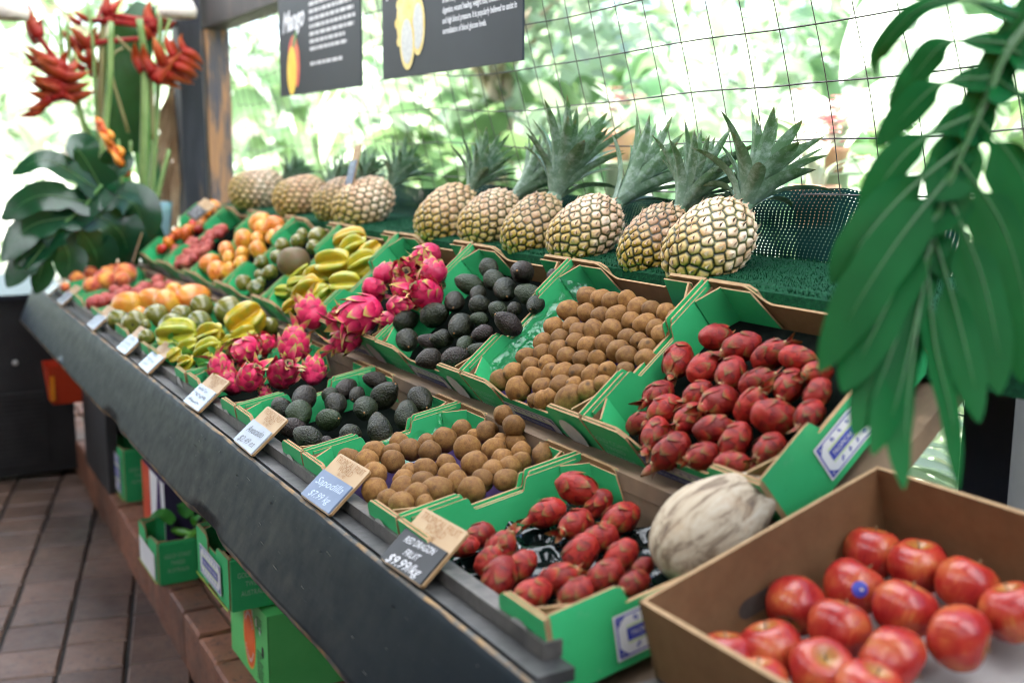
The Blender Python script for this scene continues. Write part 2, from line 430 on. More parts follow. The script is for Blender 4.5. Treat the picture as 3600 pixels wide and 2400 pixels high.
# ------------------------------------------------------------------ cartons
CW, CD, CH = .402, .318, .105
def s_prof(w, h, e, dip, r=.03):
    """wall outline with a dipped middle: raised to h over e at both ends"""
    p = [(0,0),(w,0),(w,h),(w-e,h)]
    for k in range(1, 6): p.append((w-e-r*k/5, h-dip*(.5-.5*math.cos(PI*k/5))))
    for k in range(0, 5): p.append((e+r*(1-k/5), h-dip*(.5+.5*math.cos(PI*k/5))))
    return p + [(e,h),(0,h)]
def carton_shell(W, D, Hh, open_front=True, dipx=.034, dipy=.026):
    mb = MB(); T = .0036
    # long walls (front at y=0, back at y=D): 0 green 1 kraft 2 rim
    mb.prism(s_prof(W, Hh, W*.215, dipx, .045), (0,0,0), (1,0,0), (0,0,1), -T, 0, 0, 2)
    mb.prism(s_prof(W, Hh, W*.215, dipx, .045), (0,D,0), (1,0,0), (0,0,1), T, 1, 0, 2)
    # panels standing proud at both ends of the front and back
    for y, th in ((-.0045, -.004), (D+.0045, .004)):
        for x in (0, W-.108):
            q = [(0,.002),(.108,.002),(.108,Hh-.012),(.095,Hh-.002),(0,Hh-.001)] if x == 0 else [(0,.002),(.108,.002),(.108,Hh-.001),(.013,Hh-.002),(0,Hh-.012)]
            mb.prism(q, (x,y,0), (1,0,0), (0,0,1), th, 0, 0, 2)
    # side walls, double board with a cut-out grip in the middle
    for x, s in ((0, 1), (W, -1)):
        mb.prism(s_prof(D-.004, Hh+.002, D*.30, dipy, .012), (x+s*.001,.002,0), (0,1,0), (0,0,1), s*T, 0, 0, 2)
        mb.prism(s_prof(D-.03, Hh-.003, D*.285, dipy-.004, .012), (x+s*.0058,.015,0), (0,1,0), (0,0,1), s*T*.8, 0, 0, 2)
    # folded corner posts: slanted green panel with a hollow, brown-lined top
    for x, s in ((.001, 1), (W-.001, -1)):
        for y, q in ((.001, 1), (D-.001, -1)):
            a = V((x+s*.034, y+q*.006, 0)); b = V((x+s*.007, y+q*.045, 0)); n = V((s*1., q*.7, 0)).normalized()*.004
            h = Hh - .004
            mb.add([a, b, b+V((0,0,h)), a+V((0,0,h)), a+n, b+n, b+n+V((0,0,h)), a+n+V((0,0,h))],
                   [(0,1,2,3)], 1)
            o = len(mb.v)-8
            for f, m in (((4,5,6,7),0),((3,2,6,7),2),((0,3,7,4),0),((1,2,6,5),0)): mb.f.append(tuple(o+i for i in f)); mb.m.append(m)
            c = [V((x+s*.006,y+q*.008,Hh-.03)), V((x+s*.034,y+q*.008,Hh-.03)), V((x+s*.006,y+q*.045,Hh-.03))]
            mb.add(c, [(0,1,2)], 3)
            i0 = V((x+s*.0058,y+q*.0062,0)); i1 = V((x+s*.033,y+q*.0062,0)); i2 = V((x+s*.0128,y+q*.043,0))
            z0, z1 = V((0,0,Hh-.03)), V((0,0,Hh-.0065))
            mb.add([i0+z0, i1+z0, i1+z1, i0+z1], [(0,1,2,3)], 3); j1 = V((x+s*.0122,y+q*.0062,0))
            mb.add([j1+z0, i2+z0, i2+z1, j1+z1], [(0,1,2,3)], 3)
    # green lining flaps on the inside of the back wall, kraft between
    for x0, x1 in ((.03,.105),(W-.105,W-.03)):
        q = [(x0,.012),(x1+(.03 if x0 < .1 else 0),.012),(x1-(0 if x0 < .1 else 0),Hh-.006),(x0,Hh-.006)] if x0 < .1 else [(x0-.03,.012),(x1,.012),(x1,Hh-.006),(x0,Hh-.006)]
        mb.prism(q, (0,D-.0065,0), (1,0,0), (0,0,1), .003, 0, 0, 2)
    mb.box((.003,.003,-.001),(W-.003,D-.003,.004), 0)
    return mb
def label_mb(w, h):
    """printed label: white ground, blue border, corner motifs, a band and rows of small fruit icons; layers 0.5 mm apart (x right, y up, z out)"""
    mb = MB(); z = [0, .0005, .001, .0015]
    def rect(x0,y0,x1,y1,k,m): mb.quad((x0,y0,z[k]),(x1,y0,z[k]),(x1,y1,z[k]),(x0,y1,z[k]), m)
    rect(0,0,w,h,0,0)
    b = h*.05; t = h*.035
    for q in ((b,b,w-b,b+t),(b,h-b-t,w-b,h-b),(b,b+t,b+t,h-b-t),(w-b-t,b+t,w-b,h-b-t)): rect(*q,1,1)
    rect(w*.12,h*.36,w*.88,h*.64,1,1)
    for q in ((w*.12,h*.665,w*.88,h*.69),(w*.12,h*.31,w*.88,h*.335)): rect(*q,1,2)
    c = h*.2
    for sx, x in ((1,b+t),(-1,w-b-t)):
        for sy, y in ((1,b+t),(-1,h-b-t)):
            mb.add([(x,y,z[1]),(x+sx*c,y,z[1]),(x+sx*c*.45,y+sy*c*.45,z[1]),(x,y+sy*c,z[1])], [(0,1,2,3)], 1)
            mb.add([(x+sx*c*.25+.12*c*math.cos(k), y+sy*c*.25+.12*c*math.sin(k), z[2]) for k in range(6)], [tuple(range(6))], 0)
    r = random.Random(11)
    for yy in (h*.2, h*.8):
        for k in range(6):
            x = w*(.22+.112*k); rx, ry = h*r.uniform(.035,.06), h*r.uniform(.05,.085); a = r.uniform(-.5,.5)
            mb.add([(x+rx*math.cos(q*PI/5)+a*ry*math.sin(q*PI/5), yy+ry*math.sin(q*PI/5)*(1 if q < 5 else .8), z[1]) for q in range(10)], [tuple(range(10))], 1)
            mb.add([(x+rx*.35*math.cos(q*PI/3), yy+ry*.4*math.sin(q*PI/3), z[2]) for q in range(6)], [tuple(range(6))], 0)
    return mb
def label(parent, Mx, w, h, dark=False):
    mats = [M['palegrey'] if dark else M['white'], M['navy'] if dark else M['blue'], M['yellowline']]
    o = label_mb(w, h).obj('printed_label', mats, parent, False, Mx)
    text('TROPICAL FRUIT WORLD', h*.17, 'lettering', M['palegrey'] if dark else M['white'], o, Matrix.Translation((w*.5,h*.5,.0013)), width=w*.7)
    return o
FRONT = Matrix.Rotation(PI/2, 4, 'X')        # label plane standing on a front wall
def make_carton(W=CW, D=CD, Hh=CH, dark=True, side=True):
    o = carton_shell(W, D, Hh).obj('fruit_carton', [M['green'], M['kraft'], M['rim'], M['kraft_dull']])
    label(o, Matrix.Translation((W*.29,-.0052,.006)) @ FRONT, W*.42, Hh-.046, dark)
    mb = MB(); mb.add([(W-.055+.03*math.cos(k*PI/12), -.0092, Hh*.5+.034*math.sin(k*PI/12)) for k in range(24)], [tuple(range(24))])
    mb.obj('oval_mark', M['palegrey'], o)
    text('GOLD COAST\nTWEED\nAUSTRALIA', .0155, 'lettering', M['fainttext'], o, Matrix.Translation((.056,-.0092,Hh*.52)) @ FRONT, line=1.1)
    # right-hand side wall label (seen on the last carton of a row)
    if side: label(o, Matrix.Translation((W+.0012,D*.27,.012)) @ Matrix.Rotation(PI/2, 4, 'Z') @ FRONT, D*.46, Hh-.045, False)
    mb = MB(); mb.box((.012,.012,.006),(W-.012,D-.012,.028)); mb.obj('liner', M['shadow_liner'], o)  # raised false floor, its dark colour stands in for shade in the gaps
    return o
TIER = {'U': (-2.1917,.946,1.106,.692), 'L': (-2.1964,.637,.985,.1696)}
def tier(T):
    x, y, z, t = TIER[T]
    return V((0,math.cos(t),math.sin(t))), V((0,-math.sin(t),math.cos(t)))
def carton_at(T, k, jig=0.):
    x, y, z, t = TIER[T]; e, n = tier(T)
    p = V((x+.41*k-.014, y, z)) - e*.014 - n*CH
    return frame(p, (1,0,0), e, n) @ Matrix.Rotation(jig, 4, 'Z')
ROWS = {'U': [(-6,'red and orange tamarillos'),(-5,'small red lychees'),(-4,'yellow mangoes'),(-3,'dark green sapotes'),(-2,'yellow star fruit'),(-1,'bright pink dragon fruit'),(0,'dark avocados'),(1,'brown sapodillas'),(2,'dull red dragon fruit')],
        'L': [(-6,'peaches'),(-5,'pale red lychees'),(-4,'large mangoes'),(-3,'green sapotes'),(-2,'star fruit and green leaves'),(-1,'bright pink dragon fruit'),(0,'dark avocados'),(1,'brown sapodillas'),(2,'dull red dragon fruit')]}
_first = None; CARTON = {}
r = random.Random(21)
for T in 'UL':
    for k, what in ROWS[T]:
        lab = 'green carton of %s on the %s tier of the stall' % (what, 'upper' if T == 'U' else 'lower')
        Mx = carton_at(T, k, r.uniform(-.012,.012) if k < 0 else 0)
        if _first is None:
            _first = make_carton(); _first.matrix_world = Mx; tag(_first, lab, 'carton', 'green fruit cartons on the stall'); CARTON[T,k] = _first
        else: CARTON[T,k] = dup(_first, Mx, lab)
# differing liners: violet paper under the sapodillas, a black moulded tray under the lower red dragon fruit
for key in (('U',1),('L',1)):
    for c in CARTON[key].children:
        if c.name.startswith('liner'):
            c.data = c.data.copy(); c.data.materials.clear(); c.data.materials.append(M['purple'])
def moulded_tray():
    mb = MB(); nx, ny = 60, 44; vs = []
    for j in range(ny+1):
        for i in range(nx+1):
            x = .014+(CW-.028)*i/nx; y = .014+(CD-.028)*j/ny
            u = x/.062; v = y/.056 + (.5 if int(u) % 2 else 0)
            du, dv = (u % 1)-.5, (v % 1)-.5; d = math.hypot(du, dv)
            vs.append((x, y, .045 - .026*max(0, 1-(d/.52)**2)))
    mb.add(vs, [(j*(nx+1)+i, j*(nx+1)+i+1, (j+1)*(nx+1)+i+1, (j+1)*(nx+1)+i) for j in range(ny) for i in range(nx)])
    mb.obj('moulded_tray', M['darktray'], CARTON['L',2], True)
moulded_tray()

# ------------------------------------------------------------------ fruit shapes
def egg(seg, rings, f, mod=None, at=None, lump=0., ls=2., seed=0):
    """closed lathe, f(t)->(r,z); lumps from noise"""
    mb = MB(); prof = [f(i/rings) for i in range(rings+1)]
    mb.lathe(prof, seg, 0, mod, at)
    if lump:
        out = []
        for p in mb.v:
            q = V(p); out.append(tuple(q*(1+lump*noise.noise(q*ls + V((seed*7.3, seed, 0))))))
        mb.v = out
    return mb
def sph(a=1., b=1., pw=1.):
    def f(t):
        th = PI*t; return (max(.002, a*math.sin(th)**pw), -b*math.cos(th))
    return f
def fruit_mats():
    n = NT('sapodilla_skin'); v = n.coord()
    c = n.ramp(n.noise(2.2, 6, .65, v), (.28, (.115,.048,.013)), (.5, (.215,.098,.025)), (.74, (.28,.155,.04)))
    c = n.mix(n.ramp(n.noise(17, 5, .75, v), (.50, 0.), (.64, .75)), c, (.075,.035,.013))
    r = n.math('MULTIPLY_ADD', n.rand(), .5, .72); c = n.mix(1., c, n.n('CombineColor', Red=r, Green=r, Blue=r).outputs[0], 'MULTIPLY')
    c = n.mix(n.ramp(n.attr(), (.90, 0.), (.97, .8)), c, (.05,.026,.012)); c = n.mix(n.ramp(n.noise(38, 2, .6, v), (.66, 0.), (.72, .55)), c, (.36,.24,.12)); M['sapodilla'] = n.done(n.bsdf(c, .62, n.bump(n.noise(14, 6, .75, v), .6, .0012), .25))
    n = NT('avocado_skin'); v = n.coord()
    c = n.ramp(n.noise(2.2, 5, .6, v), (.3, (.007,.008,.006)), (.52, (.016,.018,.009)), (.75, (.034,.032,.014)))
    rn = n.rand(); c = n.mix(n.ramp(rn, (.0, .8), (.35, 0.)), c, (.026,.012,.013)); c = n.mix(n.ramp(rn, (.6, 0.), (1., .85)), c, (.018,.034,.010))
    h = n.voro(6.5, 'F1', n.n('VectorMath', _operation='ADD', Vector=v).outputs[0]); h2 = n.noise(11, 4, .65, v)
    hh = n.math('MULTIPLY_ADD', h2, .8, n.math('MULTIPLY', h, -1.))
    c = n.mix(n.ramp(h2, (.5, 0.), (.7, .6)), c, (.035,.036,.016))
    M['avocado'] = n.done(n.bsdf(c, .40, n.bump(hh, .6, .003), .28))
    M['stemtan'] = pm('stem_scar', (.35,.17,.06), (.22,.10,.03), 30, .7)
    def df(name, body, tipc, mid, edge, rough, dark):
        n = NT(name+'_skin'); v = n.coord()
        c = n.ramp(n.noise(2.2, 5, .6, v), (.3, body), (.7, mid))
        c = n.mix(n.ramp(n.noise(5, 5, .65, v), (.55, 0.), (.75, dark)), c, edge)
        r = n.math('MULTIPLY_ADD', n.rand(), .75, .6); c = n.mix(1., c, n.n('CombineColor', Red=r, Green=r, Blue=r).outputs[0], 'MULTIPLY')
        M[name] = n.done(n.bsdf(c, rough, n.bump(n.noise(6, 4, .6, v), .4, .003), .25))
        n = NT(name+'_scale'); v = n.coord(); a = n.attr()
        c = n.ramp(a, (.0, tuple(q*.5 for q in body)), (.12, body), (.40, mid), (.70, tipc), (.95, edge))  # scale bases darkened, occlusion painted into the colour
        c = n.mix(n.ramp(n.noise(4, 5, .65, v), (.5, 0.), (.75, dark)), c, edge)
        r = n.math('MULTIPLY_ADD', n.rand(), .5, .72); c = n.mix(1., c, n.n('CombineColor', Red=r, Green=r, Blue=r).outputs[0], 'MULTIPLY')
        M[name+'_scale'] = n.done(n.bsdf(c, rough+.05, n.bump(n.noise(6, 4, .6, v), .4, .003), .25))
    df('pinkdf', (.46,.008,.065), (.40,.32,.07), (.56,.035,.10), (.22,.15,.04), .33, .25)
    df('reddf', (.20,.006,.007), (.19,.085,.02), (.27,.022,.010), (.065,.035,.011), .44, .75)
    M['calyx'] = pm('dry_calyx', (.20,.12,.05), (.36,.25,.11), 6, .8)
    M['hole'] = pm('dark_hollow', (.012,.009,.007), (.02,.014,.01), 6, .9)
    n = NT('star_fruit_skin'); v = n.coord(); a = n.attr()
    c = n.mix(n.rand(), (.50,.27,.008), (.38,.36,.025)); c = n.mix(n.ramp(n.noise(1.4, 3, .5, v), (.45, 0.), (.75, .8)), c, (.18,.29,.03))
    c = n.mix(n.ramp(a, (.55, 0.), (1., .55)), c, (.25,.33,.03))
    M['star'] = n.done(n.bsdf(c, .22, n.bump(n.noise(8, 3, .6, v), .2, .0015), .5, .1))
    M['star_green'] = pm('green_star_fruit_skin', (.03,.22,.05), (.10,.30,.05), 2, .3)
    n = NT('mango_skin'); v = n.coord()
    c = n.mix(n.ramp(n.noise(1.1, 3, .5, v), (.38, 0.), (.68, 1.)), (.60,.30,.03), (.54,.15,.02))
    c = n.mix(n.ramp(n.rand(), (.6, 0.), (.95, .7)), c, (.66,.14,.03)); c = n.mix(n.ramp(n.noise(30, 3, .6, v), (.68, 0.), (.75, .4)), c, (.25,.09,.02))
    M['mango'] = n.done(n.bsdf(c, .3, None, .5, .1))
    n = NT('sapote_skin'); v = n.coord()
    c = n.ramp(n.noise(1.5, 4, .6, v), (.32, (.035,.07,.012)), (.52, (.12,.13,.018)), (.72, (.22,.15,.03)))
    c = n.mix(n.math('MULTIPLY', n.rand(), .75), c, (.16,.14,.02)); c = n.mix(n.ramp(n.noise(9, 4, .6, v), (.6, 0.), (.72, .6)), c, (.10,.055,.03))
    M['sapote'] = n.done(n.bsdf(c, .20, None, .6))
    M['sapote_brown'] = pm('brown_sapote_skin', (.14,.075,.03), (.10,.085,.025), 3, .55, .2, 30)
    n = NT('lychee_skin'); v = n.coord()
    c = n.mix(n.rand(), (.30,.02,.018), (.42,.07,.045)); c = n.mix(n.ramp(n.noise(2, 4, .6, v), (.5, 0.), (.8, .6)), c, (.50,.25,.14))
    M['lychee'] = n.done(n.bsdf(c, .42, n.bump(n.voro(6, 'F1', v), .5, .003), .5))
    n = NT('tamarillo_skin'); v = n.coord()
    c = n.mix(n.ramp(n.rand(), (.4, 0.), (.6, 1.)), (.50,.03,.015), (.66,.20,.015)); c = n.mix(n.ramp(n.noise(1.5, 4, .6, v), (.5, 0.), (.7, .6)), c, (.16,.012,.012))
    M['tamarillo'] = n.done(n.bsdf(c, .22, None, .5))
    n = NT('peach_skin'); v = n.coord()
    c = n.ramp(n.noise(1.1, 4, .55, v), (.34, (.34,.025,.02)), (.5, (.60,.13,.03)), (.68, (.74,.36,.05)))
    M['peach'] = n.done(n.bsdf(c, .5, None, .3, sheen=.3))
    n = NT('apple_skin'); v = n.coord()
    mp = n.n('Mapping', Vector=v); mp.inputs['Scale'].default_value = (5.5, 5.5, .4)
    st = n.noise(2.6, 6, .6, mp.outputs[0]); big = n.noise(.8, 2, .5, v)
    f = n.math('MULTIPLY_ADD', st, .55, n.math('MULTIPLY', big, .75))
    c = n.ramp(f, (.46, (.235,.007,.010)), (.63, (.33,.022,.016)), (.79, (.42,.09,.03)), (.95, (.42,.25,.05)))
    c = n.mix(n.ramp(n.attr(), (.86, 0.), (.98, .6)), c, (.33,.27,.05)); c = n.mix(n.ramp(n.voro(15, 'F1', v), (.05, .5), (.09, 0.)), c, (.62,.30,.16))
    M['apple'] = n.done(n.bsdf(c, .27, n.bump(n.noise(5, 3, .5, v), .1, .002), .5, .05))
fruit_mats()
def shape_sapodilla(i):
    r = random.Random(i); k = r.uniform(.92,1.26)
    return egg(26, 18, sph(1., k, r.uniform(.9,1.12)), None, None, .10, 1.3, i).mesh('sapodilla', M['sapodilla'])
def shape_avocado(i):
    r = random.Random(i+50); L = r.uniform(1.12,1.42); nk = r.uniform(.16,.34)
    def f(t):
        th = PI*t; z = -math.cos(th); rr = math.sin(th)**.92*(1 - nk*max(0, z+.15)**1.0)
        return (max(.002, rr*.93), z*L)
    return egg(30, 22, f, None, None, .07, 1.6, i+9).mesh('avocado', M['avocado'])
def stem_button(parent, z, rad=.085, mat='stemtan'):
    mb = MB(); mb.lathe([(rad*.7,z-.05),(rad,z),(rad*.8,z+.04),(rad*.25,z+.03)], 8); return mb.obj('stem_button', M[mat], parent, True)
def dragon(i, mat, elong, nsc, stick, wide, tail, wf=.46):
    """body, leafy scales in a spiral, dried calyx with a dark hollow"""
    r = random.Random(i*13+5); root = egg(22, 18, sph(.92, elong, .85), None, None, .10, 1.8, i).obj('dragon_fruit', M[mat], None, True)
    mb = MB(); g = 2.39996
    for k in range(nsc):
        t = (k+.6)/nsc; th = k*g + r.uniform(-.25,.25); zz = -elong*.86 + 1.78*elong*t
        rad = lambda z: .92*max(0., 1-(z/elong)**2)**.45
        ln = (.66 + .42*t + r.uniform(-.12,.25))*wide; w = (wf - .12*t)*wide*r.uniform(.85,1.15)
        u = V((math.cos(th), math.sin(th), 0)); tv = V((-math.sin(th), math.cos(th), 0)); vs = []; at = []; n = 6
        out = stick*(.25 + .9*t**1.5)*r.uniform(.6,1.3)
        for s in range(n+1):
            q = s/n; z = zz + ln*q*(1-.25*out*q); rr = max(rad(min(max(z, -elong*.98), elong*.98)), .30*(1-q) if t > .8 else 0) + .03 + .05*q + out*q**1.6*ln*.8
            if z > elong*.9: rr = max(rr, .16 + out*q*.3)
            ww = w*(1-q**1.6)**.8*(.75+.5*q*(1-q)) + .012
            tw = r.uniform(-.04,.04)
            for j in (-1, -.5, 0, .5, 1):
                ph = (ww*j + tw*q)/max(rr, .35); r2 = rr - .035*abs(j)*(1-q)
                vs.append((u*math.cos(ph) + tv*math.sin(ph))*r2 + V((0,0,z))); at.append(min(1, q**1.25*(.75+.2*r.random()) + .24*abs(j)**3*(.3+.7*q)))
        mb.add(vs, [(s*5+j, s*5+j+1, s*5+j+6, s*5+j+5) for s in range(n) for j in range(4)], 0, at)
    mb.obj('scales', M[mat+'_scale'], root, True)
    mb = MB(); mb.lathe([(.32,elong*.90),(.36,elong*1.0),(.30,elong*1.10),(.22,elong*1.07),(.17,elong*.98)], 12, 0, lambda th,t,rr,z: (rr*(1+.14*math.sin(5*th)), z+.06*math.sin(3*th+1)))
    mb.obj('calyx', M['calyx'], root, True); mb = MB(); mb.lathe([(.20,elong*1.0),(.19,elong*1.005)], 10); mb.obj('hollow', M['hole'], root, True)
    return root
def shape_star(i):
    r = random.Random(i+5); L = r.uniform(1.2,1.4)
    def mod(th, t, rr, z):
        q = abs(math.cos(2.5*th)); return (rr*(.42+.66*q**1.8), z)
    def f(t):
        th = PI*t; return (max(.01, 1.1*math.sin(th)**.6), -math.cos(th)*L)
    return egg(50, 18, f, mod, lambda th,t: abs(math.cos(2.5*th))**6, .06, 1.5, i)
def shape_mango(i):
    def f(t):
        th = PI*t; z = -math.cos(th); return (max(.003, .95*math.sin(th)**.9*(1-.12*z)), z*1.18)
    return egg(28, 20, f, lambda th,t,rr,z: (rr*(1+.10*math.cos(2*th)), z), None, .07, 1.2, i+3).mesh('mango', M['mango'])
def shape_sapote(i, mat='sapote'):
    return egg(28, 18, sph(1., .95, .9), lambda th,t,rr,z: (rr*(1+.035*math.cos(4*th)), z-.14*math.exp(-(rr/.3)**2)*(1 if z > 0 else -.4)), None, .05, 1.3, i+20).mesh('sapote', M[mat])
def shape_lychee(i): return egg(16, 12, sph(1., 1.05, .95), None, None, .08, 2, i).mesh('lychee', M['lychee'])
def shape_tam(i): return egg(18, 14, sph(.85, 1.2, .9), None, None, .05, 2, i).mesh('tamarillo', M['tamarillo'])
def shape_peach(i): return egg(24, 16, sph(1., .95, .95), lambda th,t,rr,z: (rr*(1-.10*math.exp(-(th-PI)**2/.05)*math.sin(PI*t)), z-.16*math.exp(-(rr/.28)**2)*(1 if z>0 else 0)), None, .05, 1, i).mesh('peach', M['peach'])
def apple_mb(i):
    def f(t):
        th = PI*t; z = -math.cos(th); return (max(.004, math.sin(th)**.85*(1+.07*z)), z*.92)
    def mod(th, t, rr, z):
        d = .30*math.exp(-(rr/.33)**2); return (rr*(1+.035*math.cos(5*th+i)*(1 if z < 0 else .4)), z - d if z > 0 else z + d*.6)
    return egg(36, 30, f, mod, lambda th,t: t if t > .5 else t*.9, .05, 1., i)

# ------------------------------------------------------------------ setting the fruit out
def describe(pts, T, tail, what, n=None):
    """labels: row counted from the front of the carton, then from left to right"""
    e, nn = tier(T); d = [(V(p[:3]).dot(e), i) for i, p in enumerate(pts)]; d.sort(); N = len(pts)
    rows = n or max(1, round(math.sqrt(N*.78))); lab = [None]*N; per = math.ceil(N/rows)
    chunks = [d[k:k+per] for k in range(0, N, per)]
    for k, ch in enumerate(chunks):
        ch = sorted(ch, key=lambda q: pts[q[1]][0])
        for j, (_, i) in enumerate(ch):
            fr = 'front row' if k == 0 else ('back row' if k == len(chunks)-1 else '%s row from the front' % ORD[k])
            lab[i] = '%s in the %s, %s, %s from left' % (what, tail, fr, ORD[j])
    return lab
def lay(pts, T, protos, what, tail, cat, group, scale=1., orient=None, seed=1, squash=None):
    r = random.Random(seed); lab = describe(pts, T, tail, what); used = protos['used']
    for i, (x, y, z, rad) in enumerate(pts):
        j = r.randrange(len(protos['list'])); src = protos['list'][j]
        R = orient(r, i) if orient else rrot(r)
        s = rad*scale*r.uniform(.92,1.1); Mx = TRS((x,y,z), R, (s,s,s))
        if j in used: dup(src, Mx, lab[i], group)
        else: used.add(j); src.matrix_world = Mx; tag(src, lab[i], cat, group)
ALLP = []
def proto(objs):
    ALLP.append({'list': objs, 'used': set()}); return ALLP[-1]
def tidy():      # drop the shapes no fruit was made from
    for p in ALLP:
        for j, o in enumerate(p['list']):
            if j not in p['used']:
                for c in list(o.children): bpy.data.objects.remove(c)
                bpy.data.objects.remove(o)
P_sapU=[(-1.689, 1.1503, 1.2364, 0.0186), (-1.6491, 1.1524, 1.2381, 0.0183), (-1.6163, 1.1522, 1.2379, 0.018), (-1.5765, 1.1589, 1.2434, 0.0177), (-1.5339, 1.15, 1.2361, 0.0174), (-1.4989, 1.1519, 1.2377, 0.0171), (-1.4553, 1.151, 1.2369, 0.0168), (-1.4202, 1.145, 1.232, 0.0165), (-1.707, 1.1201, 1.2113, 0.0186), (-1.6529, 1.1231, 1.2138, 0.0182), (-1.6071, 1.1222, 1.213, 0.0179), (-1.5696, 1.1305, 1.2199, 0.0176), (-1.5219, 1.1259, 1.2161, 0.0172), (-1.4808, 1.1264, 1.2166, 0.0169), (-1.4449, 1.1222, 1.2131, 0.0166), (-1.707, 1.0848, 1.1821, 0.0185), (-1.6606, 1.0949, 1.1905, 0.0182), (-1.6246, 1.0871, 1.184, 0.0179), (-1.5905, 1.0954, 1.1909, 0.0176), (-1.5482, 1.1049, 1.1987, 0.0173), (-1.4918, 1.0983, 1.1933, 0.0169), (-1.4571, 1.0971, 1.1922, 0.0166), (-1.4184, 1.1155, 1.2075, 0.0164), (-1.6967, 1.0547, 1.1571, 0.0183), (-1.6584, 1.0685, 1.1685, 0.0181), (-1.609, 1.0707, 1.1704, 0.0177), (-1.569, 1.0687, 1.1688, 0.0174), (-1.531, 1.0793, 1.1775, 0.0171), (-1.4872, 1.0743, 1.1733, 0.0168), (-1.4271, 1.0913, 1.1874, 0.0164), (-1.7044, 1.025, 1.1325, 0.0183), (-1.6701, 1.0384, 1.1436, 0.0181), (-1.6348, 1.0504, 1.1535, 0.0178), (-1.598, 1.0438, 1.1481, 0.0175), (-1.553, 1.0461, 1.15, 0.0172), (-1.5161, 1.0527, 1.1555, 0.0169), (-1.4532, 1.0693, 1.1692, 0.0199), (-1.407, 1.0735, 1.1727, 0.0162), (-1.666, 1.0113, 1.1211, 0.018), (-1.6273, 1.0227, 1.1306, 0.0177), (-1.5951, 1.0103, 1.1203, 0.0174), (-1.5677, 1.0169, 1.1258, 0.0172), (-1.5305, 1.0239, 1.1316, 0.017), (-1.4932, 1.027, 1.1341, 0.0167), (-1.4674, 1.0399, 1.1449, 0.0165), (-1.4268, 1.0476, 1.1512, 0.0162), (-1.6983, 0.9935, 1.1064, 0.0181), (-1.7172, 0.9752, 1.0912, 0.0182), (-1.6291, 0.9966, 1.109, 0.0176), (-1.6458, 0.972, 1.0886, 0.0213), (-1.5825, 0.9861, 1.1003, 0.019), (-1.543, 0.9982, 1.1103, 0.017), (-1.5119, 1.0044, 1.1154, 0.0167), (-1.4692, 1.0037, 1.1148, 0.0181), (-1.4437, 1.0193, 1.1278, 0.0163), (-1.5772, 0.9638, 1.0818, 0.0138), (-1.5557, 0.9697, 1.0866, 0.017), (-1.5465, 0.977, 1.0928, 0.0169), (-1.4971, 0.9833, 1.098, 0.0207)]
P_sapL=[(-1.6244, 0.9285, 1.0501, 0.0184), (-1.5703, 0.9191, 1.0435, 0.0204), (-1.7134, 0.8928, 1.0085, 0.019), (-1.6591, 0.9156, 1.0124, 0.0208), (-1.6914, 0.8463, 1.0005, 0.0246), (-1.6668, 0.8918, 1.0083, 0.0129), (-1.7047, 0.8183, 0.9958, 0.0155), (-1.6156, 0.853, 1.0017, 0.0263), (-1.5739, 0.8813, 1.0066, 0.0178), (-1.5843, 0.9029, 1.0102, 0.018), (-1.564, 0.9186, 1.0129, 0.0179), (-1.7413, 0.7811, 0.9894, 0.0187), (-1.6948, 0.7824, 0.9896, 0.0184), (-1.6591, 0.8018, 0.9929, 0.0182), (-1.741, 0.7331, 0.9812, 0.0185), (-1.7102, 0.7531, 0.9846, 0.0184), (-1.5222, 0.9054, 1.0107, 0.0175), (-1.4803, 0.9223, 1.0136, 0.0172), (-1.6957, 0.6989, 0.9753, 0.0238), (-1.6697, 0.7363, 0.9817, 0.0212), (-1.7421, 0.6868, 0.9732, 0.0204), (-1.6379, 0.689, 0.9736, 0.0214), (-1.6003, 0.7357, 0.9816, 0.0133), (-1.5837, 0.7571, 0.9853, 0.0193), (-1.5792, 0.7926, 0.9914, 0.0194), (-1.5382, 0.8256, 0.997, 0.0228), (-1.5174, 0.8663, 1.004, 0.0192), (-1.4788, 0.8578, 1.0025, 0.0188), (-1.4856, 0.8837, 1.007, 0.0166), (-1.572, 0.7121, 0.9776, 0.0189), (-1.5286, 0.7254, 0.9798, 0.0209), (-1.5314, 0.7764, 0.9886, 0.0189), (-1.487, 0.7307, 0.9808, 0.0217), (-1.4876, 0.767, 0.987, 0.0185), (-1.465, 0.8007, 0.9927, 0.0184), (-1.4347, 0.8257, 0.997, 0.0194), (-1.4418, 0.7687, 0.9873, 0.0214), (-1.5707, 0.6603, 0.9687, 0.0205), (-1.539, 0.6944, 0.9745, 0.0186), (-1.4918, 0.6977, 0.9751, 0.0193), (-1.5133, 0.6578, 0.9683, 0.017), (-1.4783, 0.6667, 0.9698, 0.0201), (-1.4497, 0.6913, 0.974, 0.0133), (-1.4836, 0.8308, 0.9979, 0.0187)]
